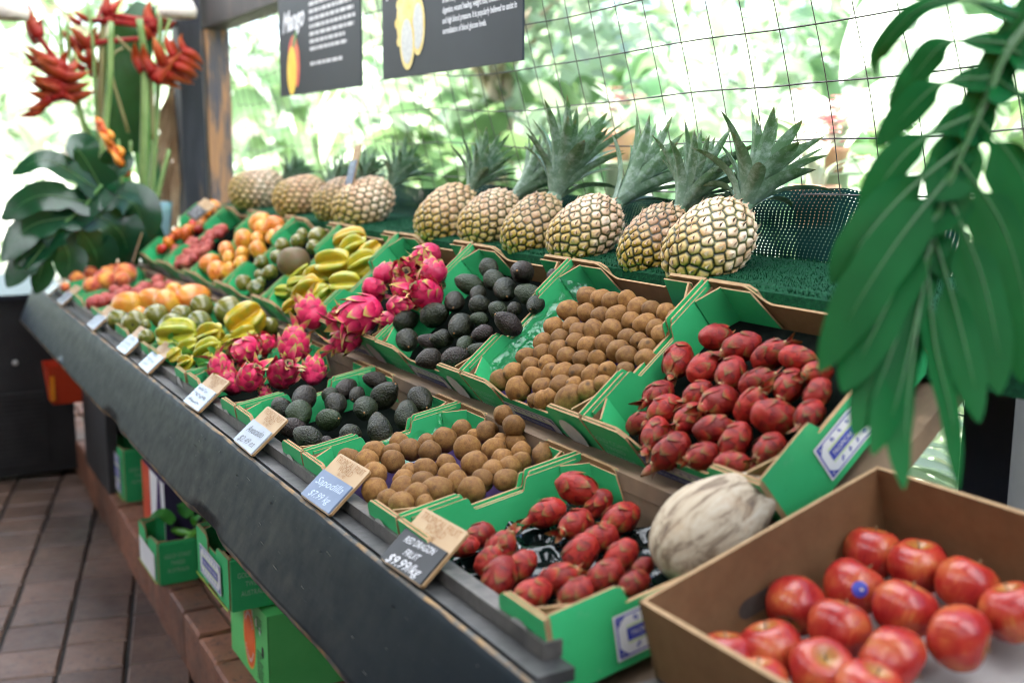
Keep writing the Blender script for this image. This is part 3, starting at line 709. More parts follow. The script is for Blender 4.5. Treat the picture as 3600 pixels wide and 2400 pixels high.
P_avoU=[(-2.0754, 1.1505, 1.256, 0.0253), (-1.9045, 1.1318, 1.2665, 0.0296), (-2.0136, 1.1287, 1.2379, 0.0262), (-2.0945, 1.1104, 1.2228, 0.0254), (-1.9424, 1.1145, 1.2262, 0.0285), (-2.0243, 1.0941, 1.2092, 0.02), (-1.8514, 1.1158, 1.2272, 0.0246), (-1.8225, 1.157, 1.2614, 0.0173), (-2.0805, 1.0675, 1.1872, 0.0266), (-1.9755, 1.0745, 1.193, 0.0272), (-1.9043, 1.0742, 1.1928, 0.0235), (-1.7977, 1.1001, 1.2142, 0.0198), (-1.8501, 1.0833, 1.2003, 0.0173), (-2.1078, 1.0337, 1.1592, 0.033), (-2.1957, 1.0066, 1.1367, 0.0298), (-1.9338, 1.0484, 1.1714, 0.0177), (-1.9736, 1.0258, 1.1527, 0.0299), (-1.7865, 1.0317, 1.1835, 0.0264), (-2.1128, 0.9697, 1.1062, 0.0328), (-2.0249, 0.9807, 1.1153, 0.0212), (-1.9966, 0.9937, 1.1261, 0.024), (-1.8772, 1.0243, 1.1514, 0.0216), (-1.8966, 0.9954, 1.1275, 0.0217), (-1.8327, 0.9936, 1.126, 0.0197), (-1.9721, 0.9516, 1.0911, 0.0251), (-1.8856, 0.9702, 1.1065, 0.0272)]
P_avoL=[(-2.1401, 0.7438, 0.9982, 0.028), (-2.1591, 0.7004, 0.9806, 0.025), (-2.0445, 0.7, 0.9907, 0.0297), (-2.1344, 0.8008, 0.9978, 0.023), (-2.0686, 0.7867, 0.9954, 0.0298), (-2.091, 0.8422, 1.0049, 0.0182), (-2.1588, 0.8465, 1.0057, 0.0234), (-1.951, 0.8035, 1.0084, 0.0307), (-1.9825, 0.7397, 0.9874, 0.0292), (-2.0044, 0.6685, 0.9752, 0.0255), (-1.9122, 0.671, 0.9756, 0.028), (-2.0342, 0.8816, 1.0117, 0.033), (-1.8274, 0.7793, 0.9992, 0.027), (-1.8584, 0.7354, 0.9866, 0.023), (-1.8593, 0.6884, 0.9786, 0.0134), (-1.8304, 0.6971, 0.9801, 0.0106), (-2.1545, 0.9138, 1.0172, 0.0236), (-1.887, 0.8928, 1.0288, 0.0283), (-1.8716, 0.8559, 1.0073, 0.0266)]
P_dfU=[(-1.3025, 1.1301, 1.2196, 0.024), (-1.236, 1.1248, 1.2152, 0.0232), (-1.1725, 1.1213, 1.2123, 0.0224), (-1.1203, 1.1247, 1.2151, 0.0218), (-1.2709, 1.0818, 1.1796, 0.0234), (-1.2138, 1.0852, 1.1824, 0.0227), (-1.1526, 1.0807, 1.1787, 0.022), (-1.0969, 1.0884, 1.185, 0.0213), (-1.0423, 1.0873, 1.1842, 0.0207), (-1.2408, 1.0466, 1.1504, 0.0207), (-1.1893, 1.0433, 1.1477, 0.0243), (-1.13, 1.0491, 1.1525, 0.0215), (-1.0771, 1.0432, 1.1476, 0.0258), (-1.027, 1.0587, 1.1604, 0.0223), (-1.2146, 1.0124, 1.1221, 0.0224), (-1.1594, 1.0069, 1.1175, 0.0227), (-1.1072, 1.0039, 1.115, 0.022), (-1.0447, 1.0065, 1.1172, 0.0203), (-1.1365, 0.9729, 1.0893, 0.0212), (-1.0687, 1.1127, 1.2052, 0.0181), (-1.3153, 1.0301, 1.1367, 0.0231), (-1.2778, 1.0125, 1.1222, 0.0226), (-1.303, 0.9829, 1.0977, 0.0199), (-1.2545, 0.9777, 1.0933, 0.0216), (-1.1985, 0.965, 1.0828, 0.024), (-1.081, 0.9744, 1.0905, 0.0186), (-1.3384, 1.0845, 1.1818, 0.0242)]
P_dfL=[(-1.3092, 0.875, 1.0105, 0.0271), (-1.3071, 0.8229, 0.9813, 0.0253), (-1.2769, 0.8925, 0.9932, 0.0204), (-1.2423, 0.8312, 0.9827, 0.0245), (-1.2091, 0.8858, 0.9921, 0.0248), (-1.3172, 0.714, 0.9627, 0.0198), (-1.3013, 0.6821, 0.9572, 0.0174), (-1.253, 0.7111, 0.9622, 0.0221), (-1.2338, 0.6822, 0.9572, 0.0177), (-1.1881, 0.7077, 0.9616, 0.0217), (-1.181, 0.6703, 0.9552, 0.0228), (-1.1765, 0.8283, 0.9823, 0.023), (-1.1606, 0.7843, 0.9747, 0.0224), (-1.1129, 0.8168, 0.9803, 0.0201), (-1.1207, 0.722, 0.964, 0.0233), (-1.0818, 0.7695, 0.9722, 0.0241), (-1.111, 0.6791, 0.9567, 0.0201), (-1.0707, 0.7179, 0.9634, 0.0208), (-1.0392, 0.7837, 0.9746, 0.0199), (-1.0655, 0.8168, 0.9803, 0.013)]
P_pinkU=[(-2.2806, 1.099, 1.2718, 0.0336), (-2.1975, 1.0766, 1.2402, 0.031), (-2.3138, 1.0603, 1.2267, 0.0355), (-2.4116, 1.0497, 1.2179, 0.0297), (-2.3952, 1.0121, 1.1867, 0.0311), (-2.2797, 1.0369, 1.1943, 0.0317), (-2.1607, 1.0404, 1.1972, 0.0352), (-2.2223, 1.0013, 1.1649, 0.026), (-2.6004, 0.9294, 1.1053, 0.0429), (-2.3034, 0.9426, 1.1421, 0.0497), (-2.477, 0.9456, 1.1056, 0.0264), (-2.33, 0.9202, 1.0846, 0.0368), (-2.2295, 0.9818, 1.1357, 0.0195)]
P_pinkL=[(-2.6102, 0.7614, 1.0266, 0.0375), (-2.6522, 0.8259, 1.0275, 0.0347), (-2.4738, 0.8391, 1.05, 0.0441), (-2.5425, 0.684, 0.993, 0.0327), (-2.3671, 0.6979, 1.0056, 0.035), (-2.3278, 0.7608, 1.0163, 0.0374), (-2.3114, 0.828, 1.0177, 0.0311), (-2.4764, 0.6869, 0.9733, 0.0253), (-2.3462, 0.7267, 0.9699, 0.0179)]
P_starU=[(-2.9074, 1.1609, 1.2581, 0.0391), (-2.7915, 1.1248, 1.2476, 0.0376), (-2.7257, 1.1439, 1.244, 0.0293), (-2.6895, 1.1095, 1.2155, 0.0346), (-2.7788, 1.0583, 1.212, 0.044), (-3.0098, 1.0441, 1.1613, 0.0355), (-2.8224, 1.0405, 1.1714, 0.0376), (-2.9488, 1.0156, 1.1377, 0.0266), (-2.7737, 0.987, 1.1399, 0.0426), (-2.997, 0.9888, 1.1155, 0.0227), (-2.6656, 1.0458, 1.1693, 0.0341), (-2.7282, 1.0044, 1.1284, 0.0288), (-2.8512, 0.9618, 1.0931, 0.0218)]
P_starL=[(-2.8708, 0.8404, 1.0604, 0.0488), (-3.0005, 0.6884, 1.0141, 0.0436), (-2.8526, 0.7408, 1.0332, 0.0306), (-2.7146, 0.6978, 1.0157, 0.0292), (-2.8396, 0.7844, 1.0102, 0.0212), (-2.8259, 0.8218, 1.0268, 0.027), (-2.9888, 0.736, 1.002, 0.0219), (-2.8826, 0.6897, 0.994, 0.0249), (-2.6778, 0.6853, 0.9933, 0.0216), (-2.723, 0.6427, 0.986, 0.0218), (-2.8458, 0.6449, 0.9864, 0.0188)]
P_sapoteU=[(-3.0379, 1.0374, 1.1948, 0.0472), (-3.1585, 1.1561, 1.2541, 0.0308), (-3.2683, 1.132, 1.2342, 0.0226), (-3.3493, 1.1096, 1.2156, 0.0253), (-3.2952, 1.1562, 1.2542, 0.0205), (-3.3718, 1.0468, 1.1636, 0.0218), (-3.2272, 1.0256, 1.146, 0.0265), (-3.3025, 1.0744, 1.1864, 0.0226), (-3.2851, 1.0117, 1.1345, 0.0179), (-3.2157, 0.9917, 1.1179, 0.0175), (-3.1067, 1.125, 1.2283, 0.0238), (-3.3395, 0.9769, 1.1056, 0.0271), (-3.2063, 0.9749, 1.104, 0.0251)]
P_sapoteL=[(-3.4593, 0.7344, 1.0017, 0.0373), (-3.3705, 0.7913, 1.0114, 0.0367), (-3.3838, 0.8554, 1.0325, 0.0383), (-3.206, 0.8914, 1.0387, 0.0433), (-3.1797, 0.7954, 1.0121, 0.036), (-3.2225, 0.7279, 1.0006, 0.0403), (-2.909, 0.9199, 1.0335, 0.0241), (-3.3596, 0.6779, 0.992, 0.0175), (-3.1657, 0.641, 0.9857, 0.0248), (-3.4279, 0.662, 0.9893, 0.039), (-3.5454, 0.6348, 0.9846, 0.0341)]
P_mangoU=[(-3.7159, 1.1532, 1.2647, 0.0377), (-3.5814, 1.1685, 1.2644, 0.0342), (-3.6693, 1.1482, 1.2476, 0.0274), (-3.6791, 1.0817, 1.212, 0.0359), (-3.607, 1.11, 1.2159, 0.0293), (-3.5087, 1.1288, 1.2315, 0.0263), (-3.4975, 1.0775, 1.189, 0.0297), (-3.7913, 1.0544, 1.1699, 0.0291), (-3.6883, 1.0321, 1.1514, 0.0272), (-3.6006, 1.0544, 1.1698, 0.0255), (-3.8125, 1.0, 1.1248, 0.0317), (-3.6695, 0.9833, 1.1109, 0.0318), (-3.574, 0.9961, 1.1216, 0.0264), (-3.5434, 1.0294, 1.1491, 0.0215), (-3.4877, 1.147, 1.2466, 0.0215)]
P_mangoL=[(-3.7795, 0.7096, 0.9974, 0.0428), (-3.754, 0.7851, 1.0104, 0.043), (-3.6003, 0.7985, 1.0228, 0.0471), (-3.8628, 0.8834, 1.0272, 0.0304), (-3.5964, 0.8822, 1.0371, 0.05), (-3.568, 0.6994, 0.9957, 0.0231)]
P_lycheeU=[(-4.4152, 1.0254, 1.1263, 0.0179), (-4.3121, 1.0116, 1.1149, 0.0175), (-4.3313, 1.0688, 1.1623, 0.0176), (-4.2613, 1.0679, 1.1616, 0.0174), (-4.2983, 1.0486, 1.1456, 0.0175), (-4.2201, 1.0456, 1.1431, 0.0172), (-4.1552, 1.0512, 1.1477, 0.017), (-4.1992, 1.0858, 1.1764, 0.0172), (-4.1341, 1.0625, 1.1571, 0.0169), (-4.1053, 1.0744, 1.1669, 0.0169), (-4.1606, 1.0952, 1.1842, 0.0171), (-4.1745, 1.1134, 1.1992, 0.0172), (-4.1793, 1.1291, 1.2123, 0.0172), (-4.1409, 1.1382, 1.2198, 0.0171), (-4.2564, 1.0264, 1.1271, 0.0173), (-4.1797, 1.0238, 1.125, 0.017), (-4.2072, 1.0054, 1.1097, 0.0171), (-4.2535, 0.9914, 1.0981, 0.0173), (-4.1823, 0.9794, 1.0882, 0.017), (-4.1522, 0.9887, 1.0959, 0.0169), (-4.1243, 1.0039, 1.1085, 0.0168), (-4.0957, 1.0159, 1.1185, 0.0167), (-4.0934, 1.0348, 1.1341, 0.0168), (-4.0728, 1.0459, 1.1434, 0.0167), (-4.1415, 1.0335, 1.1331, 0.0169), (-4.3539, 1.0045, 1.109, 0.0176), (-4.327, 1.0298, 1.13, 0.0176), (-4.2061, 1.1078, 1.1946, 0.0173), (-4.1104, 1.1181, 1.2032, 0.0169), (-4.0764, 1.058, 1.1534, 0.0167), (-4.1127, 0.9926, 1.0991, 0.0168)]
P_lycheeL=[(-4.2448, 0.913, 1.0221, 0.0262), (-4.1411, 0.8399, 1.0096, 0.0281), (-4.078, 0.8812, 1.0167, 0.0226), (-4.0486, 0.8025, 1.0032, 0.0235), (-4.2485, 0.7538, 0.9948, 0.019), (-4.1124, 0.7489, 0.994, 0.0211), (-4.168, 0.7802, 0.9994, 0.0214), (-4.0699, 0.6459, 0.9764, 0.0232), (-4.1407, 0.7007, 0.9858, 0.0198), (-4.0588, 0.6737, 0.9811, 0.0194), (-4.0567, 0.7082, 0.987, 0.0207), (-4.0798, 0.9157, 1.0226, 0.0187), (-4.1312, 0.6713, 0.9807, 0.0183), (-3.9951, 0.7166, 0.9885, 0.0179), (-4.0232, 0.7695, 0.9975, 0.0181), (-3.9898, 0.8308, 1.008, 0.0181)]
P_tamU=[(-4.5292, 1.2155, 1.2839, 0.0254), (-4.5722, 1.1746, 1.25, 0.0226), (-4.5165, 1.1535, 1.2325, 0.0193), (-4.5613, 1.1316, 1.2144, 0.0194), (-4.444, 1.1341, 1.2165, 0.019), (-4.5286, 1.1078, 1.1947, 0.0237), (-4.4293, 1.1182, 1.2032, 0.0175), (-4.5857, 1.0795, 1.1712, 0.0224), (-4.4925, 1.0865, 1.177, 0.025), (-4.6271, 1.059, 1.1542, 0.0226), (-4.6003, 1.0403, 1.1387, 0.0209), (-4.6878, 1.0086, 1.1125, 0.0258), (-4.5985, 1.0094, 1.1131, 0.0239), (-4.6582, 1.0882, 1.1784, 0.0182), (-4.5275, 1.1842, 1.2579, 0.0164)]
P_peachL=[(-4.7438, 0.6969, 0.9953, 0.0333), (-4.7955, 0.7624, 1.0065, 0.0339), (-4.4386, 0.7056, 0.9968, 0.0309), (-4.4485, 0.7565, 1.0156, 0.0381), (-4.7667, 0.8505, 1.0216, 0.0334), (-4.5638, 0.8552, 1.0224, 0.0409), (-4.4173, 0.8157, 1.0156, 0.0283), (-4.7014, 0.8095, 1.0145, 0.0299), (-4.5589, 0.6249, 0.9829, 0.0199)]
P_apple= [(-0.9029, 1.0517, 1.0095, 0.0347), (-0.839, 1.0591, 1.0116, 0.0361), (-0.7691, 1.0589, 1.0115, 0.0361), (-0.6991, 1.0478, 1.0085, 0.0343), (-0.8663, 0.9826, 0.9904, 0.0375), (-0.8947, 0.9156, 0.9719, 0.0356), (-0.7924, 0.983, 0.9905, 0.0365), (-0.7141, 0.9755, 0.9885, 0.0384), (-0.8233, 0.9129, 0.9711, 0.0364), (-0.8525, 0.8376, 0.9503, 0.0353), (-0.7431, 0.9065, 0.9694, 0.0374), (-0.7828, 0.8451, 0.9524, 0.0368), (-0.8794, 0.7953, 0.9386, 0.0247), (-0.7223, 0.8491, 0.9535, 0.03), (-0.8162, 0.7853, 0.9358, 0.0235)]
P_pine= [(-4.2197, 1.3, 1.3568, 0.0885, 0.1123, 10), (-3.716, 1.3, 1.3462, 0.0796, 0.1011, 12), (-3.3604, 1.3, 1.3478, 0.0705, 0.0874, 15), (-3.1418, 1.3, 1.3429, 0.0828, 0.0935, 20), (-2.5741, 1.3, 1.335, 0.0778, 0.0938, 18), (-2.3431, 1.3, 1.3373, 0.0703, 0.0788, 22), (-2.1378, 1.3, 1.3307, 0.0697, 0.0836, 20), (-1.9246, 1.3, 1.3345, 0.0738, 0.0794, 12), (-1.684, 1.3, 1.3281, 0.0673, 0.0774, 25), (-1.5242, 1.3, 1.3351, 0.0787, 0.085, 18)]
STEMS= [([(-5.02, 0.8466, 2.1373), (-5.02, 0.8597, 1.9605), (-5.02, 0.8578, 1.7197), (-5.02, 0.8649, 1.5303)], 0.0095, 0), ([(-4.95, 0.9253, 2.0468), (-4.95, 0.9109, 1.8384), (-4.95, 0.8724, 1.5665), (-4.95, 0.8627, 1.4446)], 0.0176, 0), ([(-4.9, 1.0307, 2.0603), (-4.9, 1.0434, 1.8408), (-4.9, 1.0117, 1.3337)], 0.0217, 0), ([(-4.97, 1.1386, 2.1165), (-4.97, 1.1103, 1.7864), (-4.97, 1.0641, 1.3498)], 0.0149, 0), ([(-5.05, 1.2069, 2.1298), (-5.05, 1.1622, 1.979), (-5.05, 1.1188, 1.7281), (-5.05, 1.0781, 1.4114)], 0.0095, 0), ([(-4.85, 1.1163, 1.5192), (-4.85, 1.0505, 1.2915)], 0.0122, 0), ([(-4.85, 0.9096, 1.5598), (-4.85, 0.9191, 1.3547)], 0.0081, 0), ([(-4.85, 0.9591, 1.5543), (-4.85, 0.9516, 1.3544)], 0.0095, 0), ([(-5.0, 0.6733, 2.036), (-5.0, 0.728, 1.9225), (-5.0, 0.8094, 1.5481), (-5.0, 0.827, 1.4441)], 0.0081, 0), ([(-5.05, 0.7329, 2.0741), (-5.05, 0.7609, 1.7784), (-5.05, 0.8465, 1.5365), (-5.05, 0.8592, 1.4435)], 0.0109, 0), ([(-5.1, 0.931, 2.1466), (-5.1, 0.9058, 1.9086), (-5.1, 0.885, 1.5371)], 0.019, 1), ([(-5.12, 0.7819, 2.0547), (-5.12, 0.7787, 1.904), (-5.12, 0.8402, 1.5368)], 0.0109, 0), ([(-4.96, 0.9715, 1.9435), (-4.96, 0.9285, 1.9115), (-4.96, 0.9157, 1.8392)], 0.0068, 1), ([(-4.93, 0.9387, 1.9868), (-4.93, 1.0282, 1.8901), (-4.93, 1.0721, 1.8074)], 0.0081, 1)]
CLAWS= {'A': [[(-4.95, 0.733, 1.8429), (-4.95, 0.652, 1.8859), (-4.95, 0.5784, 1.934)], [(-4.95, 0.7422, 1.8081), (-4.95, 0.6717, 1.8462), (-4.95, 0.6192, 1.8901)], [(-4.95, 0.7221, 1.8483), (-4.95, 0.7302, 1.8896), (-4.95, 0.7493, 1.9255)], [(-4.95, 0.7143, 1.8129), (-4.95, 0.771, 1.8151), (-4.95, 0.8355, 1.8413)], [(-4.95, 0.7006, 1.7714), (-4.95, 0.7686, 1.7737), (-4.95, 0.8328, 1.7937)], [(-4.95, 0.7129, 1.7894), (-4.95, 0.6461, 1.7928), (-4.95, 0.5924, 1.814)], [(-4.95, 0.7274, 1.7487), (-4.95, 0.6536, 1.7347), (-4.95, 0.5771, 1.7469)], [(-4.95, 0.6696, 1.7235), (-4.95, 0.6287, 1.693), (-4.95, 0.5726, 1.677)], [(-4.95, 0.7323, 1.8312), (-4.95, 0.7674, 1.8503), (-4.95, 0.7862, 1.8805)], [(-4.95, 0.7213, 1.7426), (-4.95, 0.7483, 1.7198), (-4.95, 0.764, 1.6965)], [(-4.95, 0.7049, 1.8418), (-4.95, 0.6679, 1.8751), (-4.95, 0.6126, 1.8725)], [(-4.95, 0.6405, 1.966), (-4.95, 0.6143, 2.0274), (-4.95, 0.6109, 2.101)], [(-4.95, 0.6522, 1.9782), (-4.95, 0.65, 2.0296), (-4.95, 0.661, 2.0303)], [(-4.95, 0.7111, 1.76), (-4.95, 0.6725, 1.7704), (-4.95, 0.6129, 1.7916)]], 'B': [[(-5.08, 0.8568, 1.9411), (-5.08, 0.8129, 1.9929), (-5.08, 0.7747, 2.0324)], [(-5.08, 0.8519, 2.0611), (-5.08, 0.8178, 2.0768), (-5.08, 0.8021, 2.1055)], [(-5.08, 0.9226, 2.0595), (-5.08, 0.9596, 2.08), (-5.08, 1.0028, 2.101)], [(-5.08, 0.9429, 2.103), (-5.08, 0.9742, 2.1293), (-5.08, 1.006, 2.1617)], [(-5.08, 0.8523, 1.965), (-5.08, 0.8721, 2.0023), (-5.08, 0.8919, 2.0395)], [(-5.08, 0.8418, 1.886), (-5.08, 0.808, 1.9086), (-5.08, 0.7929, 1.9499)], [(-5.08, 0.8578, 1.8564), (-5.08, 0.8554, 1.9169), (-5.08, 0.8229, 1.9635)], [(-5.08, 0.9243, 2.0898), (-5.08, 0.9389, 2.1389), (-5.08, 0.9416, 2.187)], [(-5.08, 1.128, 2.0354), (-5.08, 1.1127, 2.1021), (-5.08, 1.1223, 2.1702)], [(-5.08, 1.1733, 2.069), (-5.08, 1.1694, 2.1182), (-5.08, 1.1906, 2.169)], [(-5.08, 1.114, 2.0037), (-5.08, 1.0849, 2.039), (-5.08, 1.0496, 2.0675)], [(-5.08, 1.191, 2.0453), (-5.08, 1.2175, 2.0717), (-5.08, 1.2305, 2.0788)]], 'C': [[(-4.85, 1.0681, 1.8327), (-4.85, 1.0416, 1.897), (-4.85, 1.0269, 1.9553)], [(-4.85, 1.1119, 1.8704), (-4.85, 1.0848, 1.9287), (-4.85, 1.0698, 1.9871)], [(-4.85, 1.1557, 1.9023), (-4.85, 1.1373, 1.9612), (-4.85, 1.1299, 1.9964)], [(-4.85, 1.2056, 1.9288), (-4.85, 1.1889, 1.9639), (-4.85, 1.1963, 1.9942)], [(-4.85, 1.1936, 1.9342), (-4.85, 1.2355, 1.9121), (-4.85, 1.2774, 1.8776)], [(-4.85, 1.1739, 1.9032), (-4.85, 1.2218, 1.8813), (-4.85, 1.2732, 1.8531)], [(-4.85, 1.1542, 1.8723), (-4.85, 1.2082, 1.8504), (-4.85, 1.2566, 1.8281)], [(-4.85, 1.1104, 1.8404), (-4.85, 1.1642, 1.8245), (-4.85, 1.2181, 1.7962)], [(-4.85, 1.0667, 1.8028), (-4.85, 1.111, 1.8524), (-4.85, 1.1936, 1.9342)]], 'O': [[(-4.75, 0.8288, 1.616), (-4.75, 0.8186, 1.6331), (-4.75, 0.8084, 1.6502)], [(-4.75, 0.8435, 1.5755), (-4.75, 0.8226, 1.6043), (-4.75, 0.8095, 1.6214)], [(-4.75, 0.8639, 1.5349), (-4.75, 0.8372, 1.5638), (-4.75, 0.8166, 1.5984)], [(-4.75, 0.8899, 1.4881), (-4.75, 0.8576, 1.5231), (-4.75, 0.8341, 1.5579)], [(-4.75, 0.9107, 1.4467), (-4.75, 0.8778, 1.4763), (-4.75, 0.8573, 1.5173)], [(-4.75, 0.9264, 1.417), (-4.75, 0.904, 1.429), (-4.75, 0.8775, 1.4704)], [(-4.75, 0.8482, 1.5581), (-4.75, 0.8605, 1.5757), (-4.75, 0.8504, 1.5989)], [(-4.75, 0.8896, 1.4822), (-4.75, 0.8969, 1.5116), (-4.75, 0.881, 1.535)]]}
BANANA= [(-5.15, 0.997, 1.5064), (-5.15, 1.0025, 1.7288), (-5.15, 1.0249, 1.9177), (-5.15, 1.1177, 2.1532)]
DRIED= [[(-5.2, 1.2526, 1.8027), (-5.2, 1.2204, 1.6716), (-5.2, 1.2077, 1.5404), (-5.2, 1.1967, 1.1678)], [(-5.2, 1.2193, 1.7887), (-5.2, 1.1911, 1.6058), (-5.2, 1.1231, 1.4087), (-5.2, 1.1394, 1.2096)], [(-5.2, 1.2628, 1.738), (-5.2, 1.2405, 1.5407), (-5.2, 1.23, 1.1669)], [(-5.2, 1.17, 1.5728), (-5.2, 1.1393, 1.4744), (-5.2, 1.1623, 1.2758)], [(-5.2, 1.2177, 1.4745), (-5.2, 1.2049, 1.3418), (-5.2, 1.2072, 1.1067)]]
MONL= ([(-4.75, 0.8198, 1.3734), (-4.75, 0.7367, 1.2774), (-4.75, 0.632, 1.192), (-4.75, 0.5086, 1.039)], [([(-4.75, 0.8002, 1.3559), (-4.75, 0.6168, 1.4734), (-4.75, 0.4777, 1.4157)], 0.043), ([(-4.75, 0.7634, 1.3034), (-4.75, 0.5757, 1.3326), (-4.75, 0.4268, 1.241)], 0.0626), ([(-4.75, 0.7099, 1.248), (-4.75, 0.5358, 1.2123), (-4.75, 0.4157, 1.0781)], 0.0665), ([(-4.75, 0.6397, 1.183), (-4.75, 0.512, 1.0913), (-4.75, 0.4244, 0.9734)], 0.0548), ([(-4.75, 0.5874, 1.1321), (-4.75, 0.5651, 1.0363), (-4.75, 0.5265, 0.9412)], 0.043), ([(-4.75, 0.8142, 1.3646), (-4.75, 0.7416, 1.5049), (-4.75, 0.6851, 1.5253)], 0.0704), ([(-4.75, 0.8176, 1.3645), (-4.75, 0.8737, 1.4527), (-4.75, 0.8609, 1.5319)], 0.0704), ([(-4.75, 0.8082, 1.347), (-4.75, 0.9431, 1.2913), (-4.75, 0.9789, 1.1267)], 0.0782), ([(-4.75, 0.7535, 1.2771), (-4.75, 0.8765, 1.1846), (-4.75, 0.9124, 1.0378)], 0.0782), ([(-4.75, 0.6919, 1.2255), (-4.75, 0.7696, 1.1163), (-4.75, 0.7891, 1.0073)], 0.0743), ([(-4.75, 0.6397, 1.183), (-4.75, 0.6752, 1.0844), (-4.75, 0.6527, 0.9874)], 0.0587)])
MONR= ([(-0.7151, 1.0585, 1.6745), (-0.7223, 1.0367, 1.6466), (-0.7335, 1.0042, 1.6074), (-0.7374, 0.9806, 1.5572), (-0.7424, 0.9511, 1.4958), (-0.744, 0.9295, 1.44), (-0.7406, 0.9147, 1.3787)], [([(-0.7295, 1.0121, 1.6403), (-0.7776, 0.9868, 1.6602), (-0.8167, 0.9671, 1.652), (-0.8479, 0.951, 1.6137), (-0.8639, 0.9645, 1.5858)], 0.0088), ([(-0.7296, 1.0026, 1.6125), (-0.7689, 0.9633, 1.6164), (-0.7898, 0.9451, 1.5893), (-0.8089, 0.9264, 1.5517)], 0.0116), ([(-0.7331, 0.9853, 1.5792), (-0.7623, 0.9467, 1.5739), (-0.7799, 0.9206, 1.5461), (-0.7946, 0.897, 1.5112)], 0.0127), ([(-0.7362, 0.9677, 1.5431), (-0.7593, 0.9195, 1.5179), (-0.7713, 0.8876, 1.4845), (-0.7778, 0.8623, 1.4428)], 0.0133), ([(-0.7373, 0.9555, 1.5125), (-0.753, 0.8924, 1.4654), (-0.76, 0.8446, 1.4193), (-0.7602, 0.8102, 1.3779)], 0.0155), ([(-0.7397, 0.942, 1.4847), (-0.7424, 0.8759, 1.4222), (-0.7399, 0.8195, 1.362), (-0.7346, 0.7664, 1.2973)], 0.0199), ([(-0.7401, 0.9301, 1.4514), (-0.734, 0.8698, 1.3817), (-0.7243, 0.8206, 1.3257), (-0.7128, 0.7779, 1.2802)], 0.0182), ([(-0.739, 0.9225, 1.4237), (-0.7219, 0.8665, 1.3501), (-0.7043, 0.8164, 1.2913), (-0.6871, 0.7693, 1.2438)], 0.0171), ([(-0.7385, 0.9158, 1.4015), (-0.7109, 0.865, 1.3296), (-0.685, 0.8183, 1.2785), (-0.6612, 0.7693, 1.2315)], 0.0149), ([(-0.7386, 0.9101, 1.3848), (-0.7033, 0.8579, 1.3094), (-0.6684, 0.8123, 1.2559), (-0.6277, 0.7777, 1.2052)], 0.0116), ([(-0.7383, 0.9125, 1.3904), (-0.7006, 0.8857, 1.3184), (-0.6619, 0.8657, 1.2617), (-0.6259, 0.8391, 1.1988)], 0.0094), ([(-0.7382, 0.922, 1.4181), (-0.6993, 0.9119, 1.3499), (-0.6673, 0.8965, 1.3009), (-0.6369, 0.8794, 1.2546)], 0.0138), ([(-0.7383, 0.9368, 1.4625), (-0.6991, 0.9403, 1.3926), (-0.6684, 0.9317, 1.3305), (-0.6426, 0.9172, 1.2761)], 0.0182), ([(-0.7377, 0.9493, 1.4959), (-0.6988, 0.9689, 1.4358), (-0.6673, 0.9707, 1.361), (-0.6443, 0.9568, 1.2826)], 0.021), ([(-0.7358, 0.9675, 1.5403), (-0.7039, 0.9953, 1.4906), (-0.671, 1.0158, 1.4139)], 0.0232), ([(-0.7331, 0.9853, 1.5792), (-0.7105, 1.0332, 1.5465), (-0.6889, 1.0696, 1.485)], 0.0243), ([(-0.7302, 0.9997, 1.607), (-0.7211, 1.0608, 1.5926), (-0.7119, 1.1141, 1.5542)], 0.0221)])
HATS= [(-4.7, 0.5, 2.0565), (-4.9, 1.1925, 2.1269)]
COCO= ((-1.025, 0.901, 1.0348), 0.058)
# ------------------------------------------------------------------ fruit on the tiers
pr = proto([link('sapodilla', shape_sapodilla(i)) for i in range(6)])
lay(P_sapU,'U',pr,'brown sapodilla','upper carton','sapodilla','sapodillas',1.05,seed=2)
lay(P_sapL,'L',pr,'brown sapodilla','lower carton','sapodilla','sapodillas',.99,seed=3)
av = []
for i in range(6):
    o = link('avocado', shape_avocado(i)); zs = max(v.co.z for v in o.data.vertices); stem_button(o, zs-.01); av.append(o)
pr = proto(av)
def av_or(r, i):
    if r.random() < .3: a = -CF*.8 - CU*.35 + CR*r.uniform(-.4,.4)
    else: a = V((r.uniform(-1,1), r.uniform(-1,1), r.uniform(-.3,.5)))
    return look(a, r.uniform(0,6))
lay(P_avoU,'U',pr,'dark avocado','upper carton','avocado','avocados',.92,av_or,4)
lay(P_avoL,'L',pr,'dark avocado','lower carton','avocado','avocados',.92,av_or,5)
pr = proto([dragon(i,'reddf',1.30,15,.22,1.15,False,.56) for i in range(5)])
def df_or(r, i): 
    a = -CF*r.uniform(.0,.55) - CR*r.uniform(.3,1.) - CU*r.uniform(.1,.8) if r.random() < .62 else CR*r.uniform(.2,1)+CU*r.uniform(-.2,.6)-CF*r.uniform(-.4,.4)
    return look(a, r.uniform(0,6))
lay(P_dfU,'U',pr,'dull red dragon fruit','upper carton','dragon fruit','small red dragon fruit',.95,df_or,6)
lay(P_dfL,'L',pr,'dull red dragon fruit','lower carton','dragon fruit','small red dragon fruit',.93,df_or,7)
pr = proto([dragon(i+20,'pinkdf',1.12,24,1.0,1.05,True) for i in range(5)])
def pk_or(r, i): return look(V((r.uniform(-1,1), r.uniform(-1,.6), r.uniform(-.5,1.))), r.uniform(0,6))
lay(P_pinkU,'U',pr,'bright pink dragon fruit','upper carton','dragon fruit','bright pink dragon fruit',.92,pk_or,8)
lay(P_pinkL,'L',pr,'bright pink dragon fruit','lower carton','dragon fruit','bright pink dragon fruit',.92,pk_or,9)
pr = proto([shape_star(i).obj('star_fruit', M['star'], None, True) for i in range(4)])
